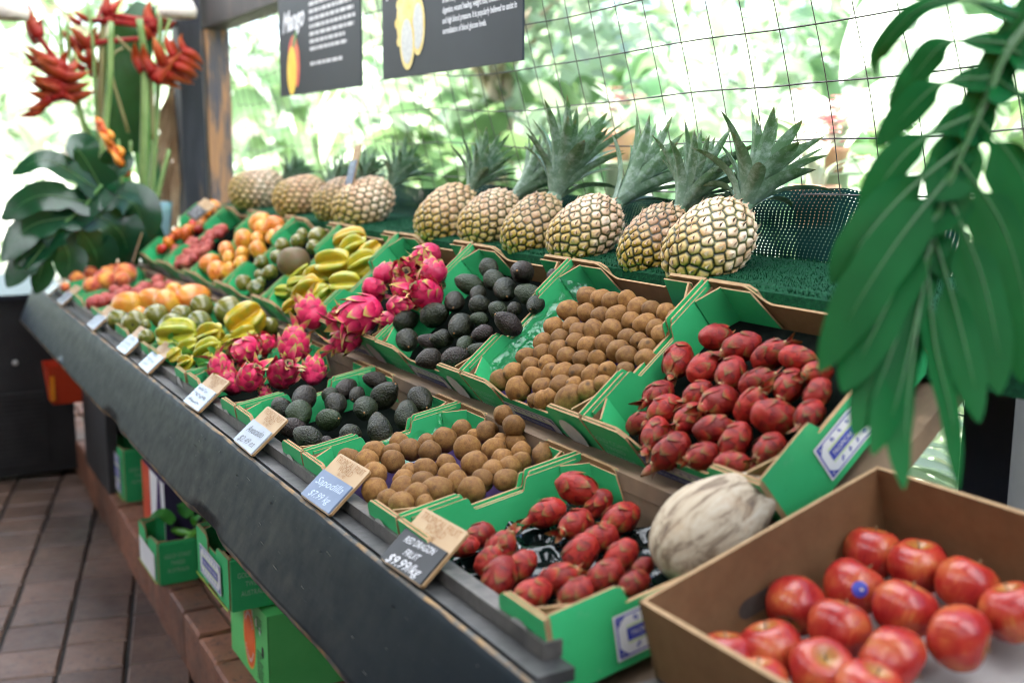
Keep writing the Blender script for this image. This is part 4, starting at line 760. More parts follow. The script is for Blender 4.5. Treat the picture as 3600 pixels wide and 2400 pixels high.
def st_or(r, i): return look(CR*1.0 + CU*r.uniform(-.1,.9) + CF*r.uniform(-.8,.5), r.uniform(0,6))
lay(P_starU,'U',pr,'yellow star fruit','upper carton','star fruit','star fruit',.88,st_or,10)
lay(P_starL,'L',pr,'yellow star fruit','lower carton','star fruit','star fruit',.88,st_or,11)
sp = [link('sapote', shape_sapote(i)) for i in range(4)]
for o in sp: stem_button(o, .80, .12, 'hole')
pr = proto(sp)
lay(P_sapoteU[1:],'U',pr,'glossy green sapote','upper carton','sapote','green sapotes',1.0,seed=12)
lay(P_sapoteL,'L',pr,'glossy green sapote','lower carton','sapote','green sapotes',1.0,seed=13)
x, y, z, rad = P_sapoteU[0]; o = link('sapote', shape_sapote(9,'sapote_brown'), None, TRS((x,y,z), Matrix.Identity(4), rad))
tag(o, 'one large brown matt sapote lying on the green sapotes', 'sapote')
pr = proto([link('mango', shape_mango(i)) for i in range(4)])
lay(P_mangoU,'U',pr,'yellow mango','upper carton','mango','mangoes',1.0,seed=14)
lay(P_mangoL,'L',pr,'large yellow mango','lower carton','mango','mangoes',1.0,seed=15)
pr = proto([link('lychee', shape_lychee(i)) for i in range(3)])
lay(P_lycheeU,'U',pr,'small red lychee','upper carton','lychee','lychees',1.15,seed=16)
lay(P_lycheeL,'L',pr,'pale red lychee','lower carton','lychee','lychees',1.1,seed=17)
pr = proto([link('tamarillo', shape_tam(i)) for i in range(3)])
lay(P_tamU,'U',pr,'orange red tamarillo','upper carton','tamarillo','tamarillos',1.1,seed=18)
pr = proto([link('peach', shape_peach(i)) for i in range(3)])
lay(P_peachL,'L',pr,'red and orange peach','lower carton','peach','peaches',1.05,seed=19)
# green leaves and trimmings beside the lower star fruit
M['garnish'] = leafmat('garnish_leaf', (.02,.16,.03), (.07,.30,.05), .3, .2, 20, .2)
def garnish():
    e, n = tier('L'); r = random.Random(4); o0 = V((TIER['L'][0]-2*.41, .637, .985)); mb = MB()
    for i in range(70):
        p = o0 + V((1,0,0))*r.uniform(.02,.38) + e*(r.uniform(.0,1)**2*.24+.02) + n*r.uniform(-.05,.005)
        d = V((r.uniform(-1,1), r.uniform(-1,1), r.uniform(.1,.9))).normalized()*r.uniform(.02,.05)
        mb.ribbon([p, p+d*.6+V((0,0,.004)), p+d], r.uniform(.006,.014), V((r.uniform(-1,1), r.uniform(-1,1), 1)), 0, .5, 5)
    tag(mb.obj('leaf_sprigs', M['garnish'], None, True), 'loose green leafy sprigs under the lower star fruit', 'leaves', kind='stuff')
garnish()

# ------------------------------------------------------------------ pineapples
def pine_mats():
    n = NT('pineapple_rind'); v = n.coord(); a = n.attr()
    base = n.ramp(n.noise(2.0, 4, .6, v), (.3, (.34,.18,.09)), (.5, (.50,.34,.23)), (.7, (.64,.54,.43)))
    oc = n.n('ObjectInfo').outputs['Color']; base = n.mix(1., base, oc, 'MULTIPLY')
    mp = n.n('SeparateXYZ', Vector=v)
    yel = n.math('MULTIPLY_ADD', mp.outputs[2], -.7, n.noise(1.5, 3, .5, v))
    base = n.mix(n.ramp(yel, (.52, 0.), (.9, .8)), base, (.34,.22,.012))
    c = n.ramp(a, (.0, (.012,.022,.008)), (.18, (.025,.045,.012)), (.34, (.30,.34,.14)), (.50, (1,1,1)))
    c2 = n.mix(1., c, base, 'MULTIPLY')
    c2 = n.mix(n.ramp(a, (.74, 0.), (.95, .7)), c2, (.42,.25,.17))
    M['rind'] = n.done(n.bsdf(c2, .42, n.bump(n.noise(16, 4, .6, v), .5, .002), .5))
    n = NT('pineapple_spike'); M['spike'] = n.done(n.bsdf(n.ramp(n.noise(3, 3), (.3, (.42,.24,.12)), (.7, (.62,.46,.32))), .6))
    n = NT('pineapple_crown'); v = n.coord(); a = n.attr()
    c = n.mix(n.ramp(n.noise(3.2, 6, .7, v), (.46, 0.), (.70, .9)), n.ramp(a, (0., (.13,.20,.14)), (.6, (.08,.16,.075)), (1., (.06,.16,.035))), (.30,.38,.33))
    c = n.mix(n.ramp(n.noise(3, 3), (.55, 0.), (.7, .5)), c, (.05,.13,.03)); c = n.mix(n.ramp(a, (.9, 0.), (1., .6)), c, (.30,.20,.08))
    M['crown'] = n.done(n.bsdf(c, .42, n.bump(n.noise(40, 3), .2, .002), .5))
pine_mats()
def pineapple_body(i):
    from mathutils.kdtree import KDTree
    r = random.Random(i+70); L = 1.16; N = 176; nu, nv = 190, 150; mb = MB(); vs = []; at = []; g = 2.39996
    def rad(z): return max(.01, (1-abs(z)**2.6)**.5*(1-.05*z))
    pts = []
    for k in range(N):
        z = -1+2*(k+.5)/N; z = math.copysign(abs(z)**.94, z)*.985; th = k*g; R_ = rad(z); th += r.uniform(-.05,.05); z = max(-.99, min(.99, z+r.uniform(-.012,.012))); R_ = rad(z); pts.append(V((R_*math.cos(th), R_*math.sin(th), z*L)))
    kd = KDTree(N)
    for k, p in enumerate(pts): kd.insert(p, k)
    kd.balance(); val = [r.random() for _ in range(N)]
    for j in range(nv+1):
        z = -math.cos(PI*j/nv)
        for k in range(nu):
            th = 2*PI*k/nu; R_ = rad(z); p = V((R_*math.cos(th), R_*math.sin(th), z*L))
            (c1, k1, d1), (c2, k2, d2) = kd.find_n(p, 2)
            e = min(1., (d2-d1)/.15); h = e**.55
            s = 1 + .075*h - .03 + .02*max(0, 1-d1/.06)
            q = p*s; vs.append((q.x, q.y, q.z))
            at.append(min(.74, h*(.58+.16*val[k1])) + .26*max(0., 1-d1/(.065+.03*val[k1])) + .03*noise.noise(p*9))
    mb.add(vs, [(j*nu+k, j*nu+(k+1)%nu, (j+1)*nu+(k+1)%nu, (j+1)*nu+k) for j in range(nv) for k in range(nu)], 0, at)
    for k, p in enumerate(pts):
        if abs(p.z) > L*.96: continue
        u = V((p.x, p.y, 0)).normalized(); tv = V((-u.y, u.x, 0)); nrm = (u + V((0,0,p.z/L*.8*abs(p.z/L)))).normalized(); up = tv.cross(nrm); up = up if up.z > 0 else -up; up = -up if False else up
        c = p*1.045; w = r.uniform(.035,.06); tip = c + nrm*r.uniform(.03,.085) + up*r.uniform(.05,.13) + tv*r.uniform(-.03,.03)
        mb.add([c-tv*w-up*.05, c+tv*w-up*.05, c+nrm*.03, tip], [(0,1,3),(0,2,3),(1,2,3),(0,1,2)], 1)
    return mb.mesh('pineapple', [M['rind'], M['spike']])
def crown_mesh(i, n=46, spread=1., long=1.):
    r = random.Random(i+400); mb = MB(); g = 2.39996
    for k in range(n):
        t = k/n; th = k*g + r.uniform(-.2,.2); u = V((math.cos(th), math.sin(th), 0))
        ln = (.75 + 1.25*math.sin(PI*(.22+.62*t)))*long*r.uniform(.85,1.12); tilt = (1.42 - 1.12*t**.75)*spread*r.uniform(.9,1.1)
        b = u*(.20*(1-.6*t)) + V((0,0,.10+.30*t)); d0 = (u*math.sin(tilt*.72) + V((0,0,math.cos(tilt*.72)))); d1 = (u*math.sin(tilt*1.12) + V((0,0,math.cos(tilt*1.12)))); d2 = (u*math.sin(tilt*1.3+r.uniform(-.1,.35)) + V((0,0,math.cos(tilt*1.3))))
        p1 = b + d0*ln*.35; p2 = p1 + d1*ln*.35; p3 = p2 + d2*ln*.3
        w = r.uniform(.24,.33)*(1-.25*t)
        nrm = (V((0,0,1)) - u*.7)
        mb.ribbon([b,p1,p2,p3], w, -nrm if False else nrm, 0, .45, 9, lambda q: (1-q**2.6)**.9*(.72+.42*q), 0., 1., 0.)
    mb.lathe([(.24,-.05),(.30,.08),(.22,.3),(.05,.5)], 12)
    return mb.mesh('crown', M['crown'])
PB = [pineapple_body(i) for i in range(3)]; PC = [crown_mesh(0,34,.85,1.15), crown_mesh(1,38,.7,1.4), crown_mesh(2,30,.85,1.2), crown_mesh(3,34,.5,1.5)]
# image-plane angle of the body axis, crown variant, crown tilt away from the axis, crown scale
PSPEC = [(20,0,.35,.95),(22,0,.3,.95),(40,2,.4,.85),(36,1,.45,.9),(50,1,.35,.9),(45,3,.1,.95),(55,1,.5,1.25),(42,3,.2,1.1),(52,1,.3,.98),(46,2,.45,1.25)]
PCOL = [(1.15,1.15,1.1),(1.05,.9,.65),(.7,.6,.45),(1.3,1.25,1.15),(.95,.85,.6),(1.0,.95,.8),(.8,.75,.55),(1.25,1.2,1.15),(.7,.6,.45),(1.4,1.4,1.3)]
PLAB = ['pale grey pineapple furthest along the shelf, beside the brown post','yellowish pineapple second along the shelf from the brown post','brown pineapple half hidden behind the wooden price tag','pale round pineapple standing in front of the wooden price tag',
 'golden yellow based pineapple leftmost of the six nearer ones','pale brown pineapple with a thin leaning crown, between golden and green ones','green tinged pineapple under the tallest dark crown','pale grey pineapple with a bushy silver crown, right of the tallest crown',
 'dark brown pineapple with yellow base tucked behind the largest one','largest palest pineapple at the near end of the shelf']
for i, (x, y, z, ry, rx, a) in enumerate(P_pine):
    ang, cv, ct, cs = PSPEC[i]; ang = math.radians(ang); ax = (CR*math.cos(ang) + CU*math.sin(ang) + CF*.28).normalized()
    s = ry*.9; p = V((x,y,z+.008))
    o = link('pineapple', PB[i % 3], None, TRS(p, look(ax, i*1.3), (s*.97,s*.97,s*1.16)))
    tag(o, PLAB[i], 'pineapple', 'pineapples along the back shelf'); o.color = (*PCOL[i], 1)
    up = (ax*(1-ct) + CU*ct*1.5 + CR*.15).normalized()
    Rl = (look(ax, i*1.3).to_3x3().inverted() @ look(up, i*.7).to_3x3()).to_4x4()
    k = .062*cs/s
    link('crown', PC[cv], o, Matrix.Translation((0,0,1.10)) @ Rl @ Matrix.Diagonal((k*.9,k*.9,k*.9,1)))
# ------------------------------------------------------------------ price tags
M['tagwood'] = pm('tag_plywood', (.34,.22,.11), (.44,.31,.175), 8, .5, .05, 40)
M['tagedge'] = pm('tag_edge', (.26,.15,.06), (.34,.2,.09), 20, .6)
M['engraved'] = pm('engraved_brown', (.22,.10,.035), (.30,.15,.06), 60, .7)
M['cardglare'] = pm('white_glare_card', (.30,.33,.37), (.38,.41,.45), 9, .22, .05, 60)  # black card with white sky glare painted into its colour
M['cardblueglare'] = pm('blue_glare_card', (.12,.165,.25), (.17,.22,.32), 9, .3, .05, 60)  # black card again, its bluish sky glare put into the colour
M['cardblack'] = pm('chalk_black_card', (.010,.011,.013), (.022,.024,.028), 12, .4, .1, 60)
M['chalk'] = pm('chalk_white', (.55,.56,.58), (.7,.7,.72), 50, .8)
M['pencil'] = pm('grey_pen', (.05,.055,.065), (.09,.1,.11), 50, .6)
M['paleblue'] = pm('pale_blue_pen', (.42,.5,.62), (.5,.58,.7), 50, .6)
def scribble(mb, x0, x1, y, h, r, w=.0007):
    x = x0; pts = []
    while x < x1:
        pts.append((x, y + h*r.uniform(-.5,.6), .0083)); x += h*r.uniform(.18,.4)
    P = smooth(pts, len(pts)*3)
    for a, b in zip(P, P[1:]):
        d = (b-a).normalized() if (b-a).length > 1e-7 else V((1,0,0)); s = V((-d.y, d.x, 0))*w
        mb.add([a-s, b-s, b+s, a+s], [(0,1,2,3)])
def price_tag(Mx, lab, card, ink, lines, seed, w=.128, h=.096, legible=True):
    t = thing('price_tag', lab, 'price tag', Mx, 'wooden fruit price tags')
    mb = MB(); b = .004
    mb.prism([(b,0),(w-b,0),(w,b),(w,h-b),(w-b,h),(b,h),(0,h-b),(0,b)], (0,0,0), (1,0,0), (0,1,0), .0045, 0, 0, 1)
    mb.obj('board', [M['tagwood'], M['tagedge']], t)
    mb = MB(); mb.box((.003,.002,.0047),(w-.003,h*.60,.0078)); mb.obj('card', M[card], t)
    if legible:
        text('TROPICAL FRUIT', .017, 'lettering', M['engraved'], t, Matrix.Translation((w*.5,h*.89,.0049)), width=w*.86)
        text('WORLD', .016, 'lettering', M['engraved'], t, Matrix.Translation((w*.5,h*.765,.0049)), width=w*.42)
        text('Est. 1983', .008, 'lettering', M['engraved'], t, Matrix.Translation((w*.5,h*.665,.0049)), width=w*.22)
    else:
        text('TROPICAL FRUIT\nWORLD', .014, 'lettering', M['engraved'], t, Matrix.Translation((w*.5,h*.80,.0049)), width=w*.7)
    r = random.Random(seed)
    if lines:
        for k, (s, sz) in enumerate(lines):
            text(s, sz, 'handwriting', M[ink], t, Matrix.Translation((w*.48, h*(.60-.60*(k+.72)/(len(lines)+.35)), .0081)) @ Matrix.Rotation(.06, 4, 'Z'), shear=.35, width=min(w*.8, len(s)*sz*.55))
    else:
        mb = MB()
        for k in range(3): scribble(mb, w*.12, w*r.uniform(.6,.88), h*(.50-.17*k), h*.10, r)
        mb.obj('handwriting', M[ink], t)
    return t
def tag_frame(xc, roll, w=.128, y=.584, z=.9345, tilt=41):
    a = math.radians(tilt); up = V((0,math.cos(a),math.sin(a))); X = V((math.cos(roll),math.sin(roll)*.6,math.sin(roll)*.3)).normalized()
    N = X.cross(up).normalized(); up = N.cross(X)
    return frame(V((xc,y,z)) - X*w/2, X, up, N)
TG = [(-2.038,-.02,'cardglare','pencil',[('Avocado',.023),('$2.49 ea',.020)],'glare-whitened tag reading Avocado in front of the lower avocados'),
      (-1.635,.03,'cardblueglare','paleblue',[('Sapodilla',.020),('$7.99 kg',.018)],'glare-blue tag in front of the lower sapodillas'),
      (-1.300,.05,'cardblack','chalk',[('RED DRAGON',.015),('FRUIT',.015),('$9.99/kg',.021)],'black tag chalked $9.99/kg in front of the dull red dragon fruit'),
      (-2.436,.03,'cardglare','pencil',None,'glare-whitened tag in front of the lower pink dragon fruit'),
      (-2.935,-.03,'cardglare','pencil',None,'glare-whitened tag in front of the lower star fruit'),
      (-3.236,.02,'cardglare','pencil',None,'glare-whitened tag in front of the lower green sapotes'),
      (-3.745,.0,'cardglare','pencil',None,'glare-whitened tag in front of the lower mangoes'),
      (-4.42,.02,'cardglare','pencil',None,'glare-whitened tag in front of the pale red lychees'),
      (-4.77,-.03,'cardglare','pencil',None,'glare-whitened tag in front of the peaches, last on the front board')]
for i, (x, ro, cd, ink, ln, lab) in enumerate(TG):
    price_tag(tag_frame(x, ro), lab, cd, ink, ln, i, legible=i < 5)
price_tag(frame((-3.235,1.285,1.405),V((.98,-.15,.1)).normalized(),V((.05,.25,.97)).normalized(),V((.98,-.15,.1)).normalized().cross(V((.05,.25,.97)).normalized())) , 'upright tag with glare-blue card standing among the far pineapples', 'cardblueglare', 'paleblue', None, 20, .115, .125, False)
e_, n_ = tier('U')
price_tag(frame(V((-4.36,1.07,1.262))-V((.05,0,0)), V((.97,.05,-.22)).normalized(), e_, V((.97,.05,-.22)).normalized().cross(e_)), 'tag with scrawled black card lying on the upper lychees', 'cardblack', 'chalk', None, 21, .115, .10, False)
price_tag(frame((-4.72,.915,1.045), V((.9,.0,.25)).normalized(), V((.1,.35,.93)).normalized(), V((.9,.0,.25)).normalized().cross(V((.1,.35,.93)).normalized())), 'black tag propped at the far end carton of tamarillos', 'cardblack', 'chalk', None, 22, .11, .13, False)

# ------------------------------------------------------------------ posts, beam, roof
def char_mat(name, a, b, c, lo):
    n = NT(name); v = n.coord(); mp = n.n('Mapping', Vector=v); mp.inputs['Scale'].default_value = (9, 9, 1.1)
    g = n.noise(3.0, 8, .65, mp.outputs[0]); col = n.ramp(g, (lo-.12, a), (lo, b), (lo+.12, c))
    return n.done(n.bsdf(col, .65, n.bump(g, .5, .01), .4))
M['char'] = char_mat('charred_timber', (.012,.013,.018), (.02,.022,.03), (.10,.06,.035), .62)
M['brownpost'] = char_mat('stained_timber', (.06,.065,.095), (.11,.09,.085), (.38,.19,.085), .46)
M['beam'] = char_mat('dark_beam', (.03,.025,.024), (.05,.04,.035), (.14,.09,.06), .6)
mb = MB()
def rough_post(x0, y0, x1, y1, z0, z1, seed):
    n = 26; vs = []
    for i in range(n+1):
        z = z0+(z1-z0)*i/n
        for k, (x, y) in enumerate(((x0,y0),(x1,y0),(x1,y1),(x0,y1))):
            vs.append((x+.006*noise.noise(V((z*3,k*3,seed))), y+.006*noise.noise(V((z*3,k*3,seed+5))), z))
    return vs, [(i*4+k, i*4+(k+1)%4, (i+1)*4+(k+1)%4, (i+1)*4+k) for i in range(n) for k in range(4)] + [(3,2,1,0)]
vs, fs = rough_post(-5.16,1.225,-5.05,1.325,-.02,2.62,1); mb.add(vs, fs)
tag(mb.obj('timber_post', M['char']), 'black charred timber post at the far end of the stall', 'post')
mb = MB(); vs, fs = rough_post(-5.17,1.345,-5.05,1.452,-.02,2.05,2); mb.add(vs, fs)
tag(mb.obj('timber_post', M['brownpost']), 'brown stained timber post beside the black one, carrying the beam', 'post')
mb = MB(); mb.box((-5.4,1.345,2.056),(1.2,1.46,2.20)); tag(mb.obj('timber_beam', M['beam']), 'dark timber beam running along above the wire fence', 'beam')
n = NT('added_light_sheet'); d = n.n('BsdfDiffuse'); d.inputs[0].default_value = (.75,.78,.8,1); tr = n.n('BsdfTranslucent'); tr.inputs[0].default_value = (.84,.88,.92,1)
mx = n.n('MixShader'); mx.inputs[0].default_value = .8; n.t.links.new(d.outputs[0], mx.inputs[1]); n.t.links.new(tr.outputs[0], mx.inputs[2]); M['addedlight'] = n.done(mx)  # sheet for the unseen skylights, added as a soft light source
M['roof'] = pm('dark_roof_sheet', (.05,.05,.05), (.07,.07,.07), 2, .8)
def sheet(name, ya, yb, x0, x1, mt):
    mb = MB(); nx = max(4, int((x1-x0)*15)); vs = []
    for i in range(nx+1):
        x = x0+(x1-x0)*i/nx
        for y in (ya, yb): vs.append((x, y, 2.62 + .03*(y+2.6)/4.3 + .018*math.sin(x*19)))
    mb.add(vs, [(2*i, 2*i+2, 2*i+3, 2*i+1) for i in range(nx)]); tag(mb.obj(name, M[mt], None, True), kind='structure')
ya = -2.6
for y0, y1, wid, pitch in ADDED_SKYL:
    sheet('roof', ya, y0, -7.5, 3.0, 'roof'); x = -7.5
    while x < 3.0:
        sheet('added_skylight', y0, y1, x, min(3., x+wid), 'addedlight')
        if x+wid < 3.0: sheet('roof', y0, y1, x+wid, min(3., x+pitch), 'roof')
        x += pitch
    ya = y1

M['blockwall'] = pm('light_block_wall', (.05,.045,.04), (.08,.07,.06), 3, .9)  # unseen dark walls, added to cut light from the aisle side
mb = MB(); mb.box((-6.6,-2.75,-.03),(3.1,-2.62,2.72)); tag(mb.obj('aisle_light_block', M['blockwall']), kind='structure')
mb = MB(); mb.box((3.0,-2.61,-.03),(3.1,1.7,2.72)); tag(mb.obj('end_light_block', M['blockwall']), kind='structure')

# ------------------------------------------------------------------ wire fence, shade cloth
M['wire'] = pm('weathered_wire', (.045,.035,.03), (.11,.09,.075), 60, .5)
def fence():
    mb = MB(); r = random.Random(6); sp = .096
    def pos(x, z):
        k = 1.38
        y = 1.555 - .26*(z-k) + .018*noise.noise(V((x*1.2, z*1.4, 2)))
        return V((x + .020*noise.noise(V((x*2.1, z*2.6, 7))) + .02*math.sin(z*3+x), y, z + .020*noise.noise(V((x*2.6, z*2, 11))) - .01*math.sin(x*2.2)))
    for i in range(0, 62):
        x = -5.0 + i*sp; mb.tube([pos(x, 1.0+.05*k) for k in range(22)], .0013, 4, 0, False)
    for j in range(0, 11):
        z = 1.04 + j*.0985; mb.tube([pos(-5.05+.05*k, z) for k in range(120)], .0016, 4, 0, False)
    tag(mb.obj('wire_fence', M['wire']), 'square wire mesh fence sagging behind the pineapples', 'fence')
fence()
def cloth_mat(name, c, dens, freq):
    n = NT(name); uv = n.attr('u'); vv = n.attr('v')
    a = n.math('SINE', n.math('MULTIPLY', uv, freq)); b = n.math('SINE', n.math('MULTIPLY', vv, freq*1.9))
    h = n.math('MAXIMUM', n.math('MULTIPLY', a, .8), b); m = n.math('GREATER_THAN', h, dens)
    d = n.bsdf(c, .8, None, .05); t = n.n('BsdfTransparent'); mx = n.n('MixShader')
    n.t.links.new(m, mx.inputs[0]); n.t.links.new(t.outputs[0], mx.inputs[1]); n.t.links.new(d.outputs[0], mx.inputs[2]); return n.done(mx)
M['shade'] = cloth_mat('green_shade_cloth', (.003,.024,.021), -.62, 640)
M['shade_pale'] = cloth_mat('sunlit_shade_cloth', (.30,.33,.32), -.2, 900)  # pale copy of the cloth, sunlight put into its colour
def cloth(name, mat, fn, nu, nv, su, sv, lab, cat):
    mb = MB(); us = []; vv = []
    for j in range(nv+1):
        for i in range(nu+1):
            mb.v.append(tuple(fn(i/nu, j/nv))); mb.a.append(0); us.append(i/nu*su); vv.append(j/nv*sv)
    for j in range(nv):
        for i in range(nu):
            mb.f.append((j*(nu+1)+i, j*(nu+1)+i+1, (j+1)*(nu+1)+i+1, (j+1)*(nu+1)+i)); mb.m.append(0)
    o = mb.obj(name, mat, None, True)
    for nm, d in (('u', us), ('v', vv)):
        a = o.data.attributes.new(nm, 'FLOAT', 'POINT'); a.data.foreach_set('value', d)
    return tag(o, lab, cat)
def f1(u, v):
    x = -3.9 + 2.75*u; top = 1.405 + .05*noise.noise(V((x*2,1,1))) + (.03 if x > -1.75 else 0)*(1-abs((x+1.5)/.45)**2 if abs(x+1.5) < .45 else 0)*1.2
    if x > -1.45: top -= .16*(x+1.45)
    y = 1.49 + .05*v + .02*math.sin(x*9+v*2)*v + .012*noise.noise(V((x*6, v*3, 4)))
    return V((x, y, 1.295 + (top-1.295)*v))
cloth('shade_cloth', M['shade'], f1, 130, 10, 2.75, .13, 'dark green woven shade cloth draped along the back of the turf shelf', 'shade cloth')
def f2(u, v):
    x = -.95 + 1.0*u; return V((x, 1.62 + .02*math.sin(x*7) + .03*noise.noise(V((x*4, v*4, 1))), .85 + .55*v))
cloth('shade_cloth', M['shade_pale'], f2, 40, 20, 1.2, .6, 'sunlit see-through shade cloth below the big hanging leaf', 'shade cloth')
mb = MB(); mb.box((-1.12,1.50,.6),(-1.03,1.58,1.32)); tag(mb.obj('stall_post', pm('blue_black_post',(.03,.035,.06),(.045,.05,.085),8,.5)), 'blue-black square post behind the hanging leaf', 'post')
mb = MB(); mb.box((-1.12,1.36,1.24),(-.96,1.49,1.285)); tag(mb.obj('timber_block', M['tagwood']), 'short pale timber block under the turf behind the hanging leaf', 'timber')

# ------------------------------------------------------------------ signs
M['sign'] = pm('slate_sign', (.013,.018,.025), (.02,.026,.035), 3, .5, .04, 200, spec=.22)
M['signtext'] = pm('sign_white', (.55,.56,.58), (.62,.63,.65), 30, .6)
M['signgrey'] = pm('sign_grey', (.42,.42,.43), (.5,.5,.5), 30, .6)
M['pitaya'] = pm('pitaya_yellow', (.62,.46,.12), (.70,.58,.25), 25, .6)
M['pitayaflesh'] = pm('pitaya_flesh', (.42,.43,.42), (.52,.53,.5), 90, .6)
M['mangoprint'] = pm('mango_print', (.70,.42,.03), (.76,.52,.06), 10, .6)
M['redprint'] = pm('red_print', (.50,.06,.04), (.6,.14,.06), 10, .6)
M['orangeprint'] = pm('orange_print', (.62,.19,.13), (.68,.27,.2), 10, .6)
M['leafprint'] = pm('leaf_print', (.06,.16,.05), (.1,.22,.07), 10, .6)
SF = Matrix.Rotation(PI/2, 4, 'X')
def disc(mb, x, y, rx, ry, z, mi=0, rot=0., n=20):
    c, s = math.cos(rot), math.sin(rot)
    mb.add([(x+rx*math.cos(k*2*PI/n)*c-ry*math.sin(k*2*PI/n)*s, y+rx*math.cos(k*2*PI/n)*s+ry*math.sin(k*2*PI/n)*c, z) for k in range(n)], [tuple(range(n))], mi)
def sign(x0, x1, z0, z1, lab):
    t = thing('hanging_sign', lab, 'sign', frame((x0,1.33,z0),(1,0,0),(0,0,1),(0,-1,0)), 'dark fruit information signs')
    mb = MB(); mb.box((0,0,-.006),(x1-x0,z1-z0,0)); mb.obj('panel', M['sign'], t); return t, x1-x0
s1, w = sign(-3.986,-3.214,1.709,2.5,'left dark sign headed Mango with a yellow mango picture')
text('Mango', .095, 'heading', M['signtext'], s1, Matrix.Translation((.155,.255,.001)) @ Matrix.Rotation(.05,4,'Z'), shear=.45, bold=.003, width=.235)
mb = MB(); disc(mb, .15,.165,.052,.035,.001,1,.6); disc(mb,.135,.085,.05,.085,.0015,0,-.1); disc(mb,.19,.10,.03,.075,.0012,1,-.05); disc(mb,.175,.19,.035,.014,.0018,2,.9)
mb.obj('mango_picture', [M['mangoprint'],M['redprint'],M['leafprint']], s1)
mb = MB(); disc(mb,.15,.47,.095,.12,.001,0,-.2); disc(mb,.15,.47,.045,.065,.0015,1,-.2); disc(mb,.25,.50,.06,.09,.0008,0,.2); mb.obj('papaya_picture', [M['orangeprint'],M['sign']], s1)
r = random.Random(3)
def para(y0, lens):      # a paragraph too blurred to read: rows of word-long dashes
    mb = MB()
    for k, L in enumerate(lens):
        x = .325; y = y0 - .0245*k
        while x < .325+L:
            ww = r.uniform(.015,.05); mb.quad((x,y,.001),(min(x+ww,.325+L),y,.001),(min(x+ww,.325+L),y+.012,.001),(x,y+.012,.001)); x += ww+.008
    mb.obj('paragraph', M['signgrey'], s1)
para(.31, [.36,.40,.38,.40,.41,.40,.33,.34]); para(.0895, [.30]); para(.50, [.36,.38,.15])
s2, w = sign(-3.047,-2.243,1.718,2.5,'right dark sign headed Yellow Pitaya with a paragraph of white text')
text('Yellow Pitaya', .10, 'heading', M['signtext'], s2, Matrix.Translation((.205,.262,.001)) @ Matrix.Rotation(.06,4,'Z'), shear=.45, bold=.0028, width=.37)
mb = MB(); disc(mb,.165,.145,.062,.088,.001,0,.1); disc(mb,.245,.13,.045,.078,.0013,0,-.05); disc(mb,.245,.13,.033,.062,.0018,1,-.05); disc(mb,.175,.095,.05,.078,.0022,0,.05); disc(mb,.175,.095,.038,.062,.0026,1,.05)
for k in range(10): disc(mb,.165+.06*math.cos(k*.63),.15+.085*math.sin(k*.63),.014,.014,.0009,0)
mb.obj('pitaya_picture', [M['pitaya'],M['pitayaflesh']], s2)
TX = ['lingering flavour. The juicy flesh can be used','in marmalades and jellies. Nutrients in this super fruit','include antioxidants and minerals such as calcium and','phosphorus as well as polyunsaturated fatty acids and fibre','in the many little seeds. This fruit is said to assist with','digestion, wound healing, weight loss, cholesterol, diabetes','and high blood pressure. It is popularly believed to assist in','normalization of blood glucose levels.']
WT = [.33,.345,.36,.385,.352,.385,.385,.238]
for k, (s, ww) in enumerate(zip(TX, WT)): text(s, .0215, 'lettering', M['signtext'], s2, Matrix.Translation((.395,.285-.0262*k,.001)), align='LEFT', width=ww, bold=.0006)
for sx in (-3.9,-3.3,-2.95,-2.33):
    mb = MB(); mb.tube([(sx,1.335,2.5),(sx,1.335,2.63)], .003, 6); mb.obj('cord', M['black'], s1 if sx < -3.1 else s2, False, (s1 if sx < -3.1 else s2).matrix_world.inverted())

# ------------------------------------------------------------------ flower arrangement at the far end
M['stem'] = leafmat('flower_stem', (.09,.17,.035), (.20,.30,.09), .4, .0, 5, .15)
M['stembrown'] = leafmat('flower_stem_brown', (.20,.16,.06), (.2,.2,.07), .5, .0, 5, .15)
M['bract'] = leafmat('red_bract', (.15,.004,.005), (.23,.010,.007), .45, .02, 14, .15, True, (.28,.08,.010), .15)
M['bractO'] = leafmat('orange_bract', (.50,.04,.008), (.58,.12,.012), .35, .04, 14, .1, True, (.75,.42,.03))
M['darkleaf'] = leafmat('dark_glossy_leaf', (.003,.030,.012), (.006,.055,.020), .24, .06, 9, .12)
M['midleaf'] = leafmat('mid_green_leaf', (.012,.12,.04), (.022,.18,.06), .28, .2, 9, .12)
M['bigrib'] = leafmat('big_leaf_rib', (.02,.085,.015), (.03,.11,.02), .35, .1, 9, .1)
M['rib'] = leafmat('leaf_rib', (.08,.20,.05), (.12,.26,.07), .35, .1, 9, .1)
M['bigleaf'] = leafmat('big_leaf', (.0025,.048,.011), (.006,.078,.019), .32, .04, 5, .0, spec=.03)
M['dry'] = pm('dried_leaf', (.28,.17,.09), (.48,.34,.21), 9, .8, .4, 50)
M['vase'] = pm('teal_glaze', (.12,.26,.28), (.30,.46,.48), 5, .18, .1, 30, spec=.7)
flo = thing('flower_arrangement', 'tall arrangement of red claw-shaped heliconia flowers and green stems', 'flowers', Matrix.Translation((-5.0,1.05,1.2)))
FI = flo.matrix_world.inverted()
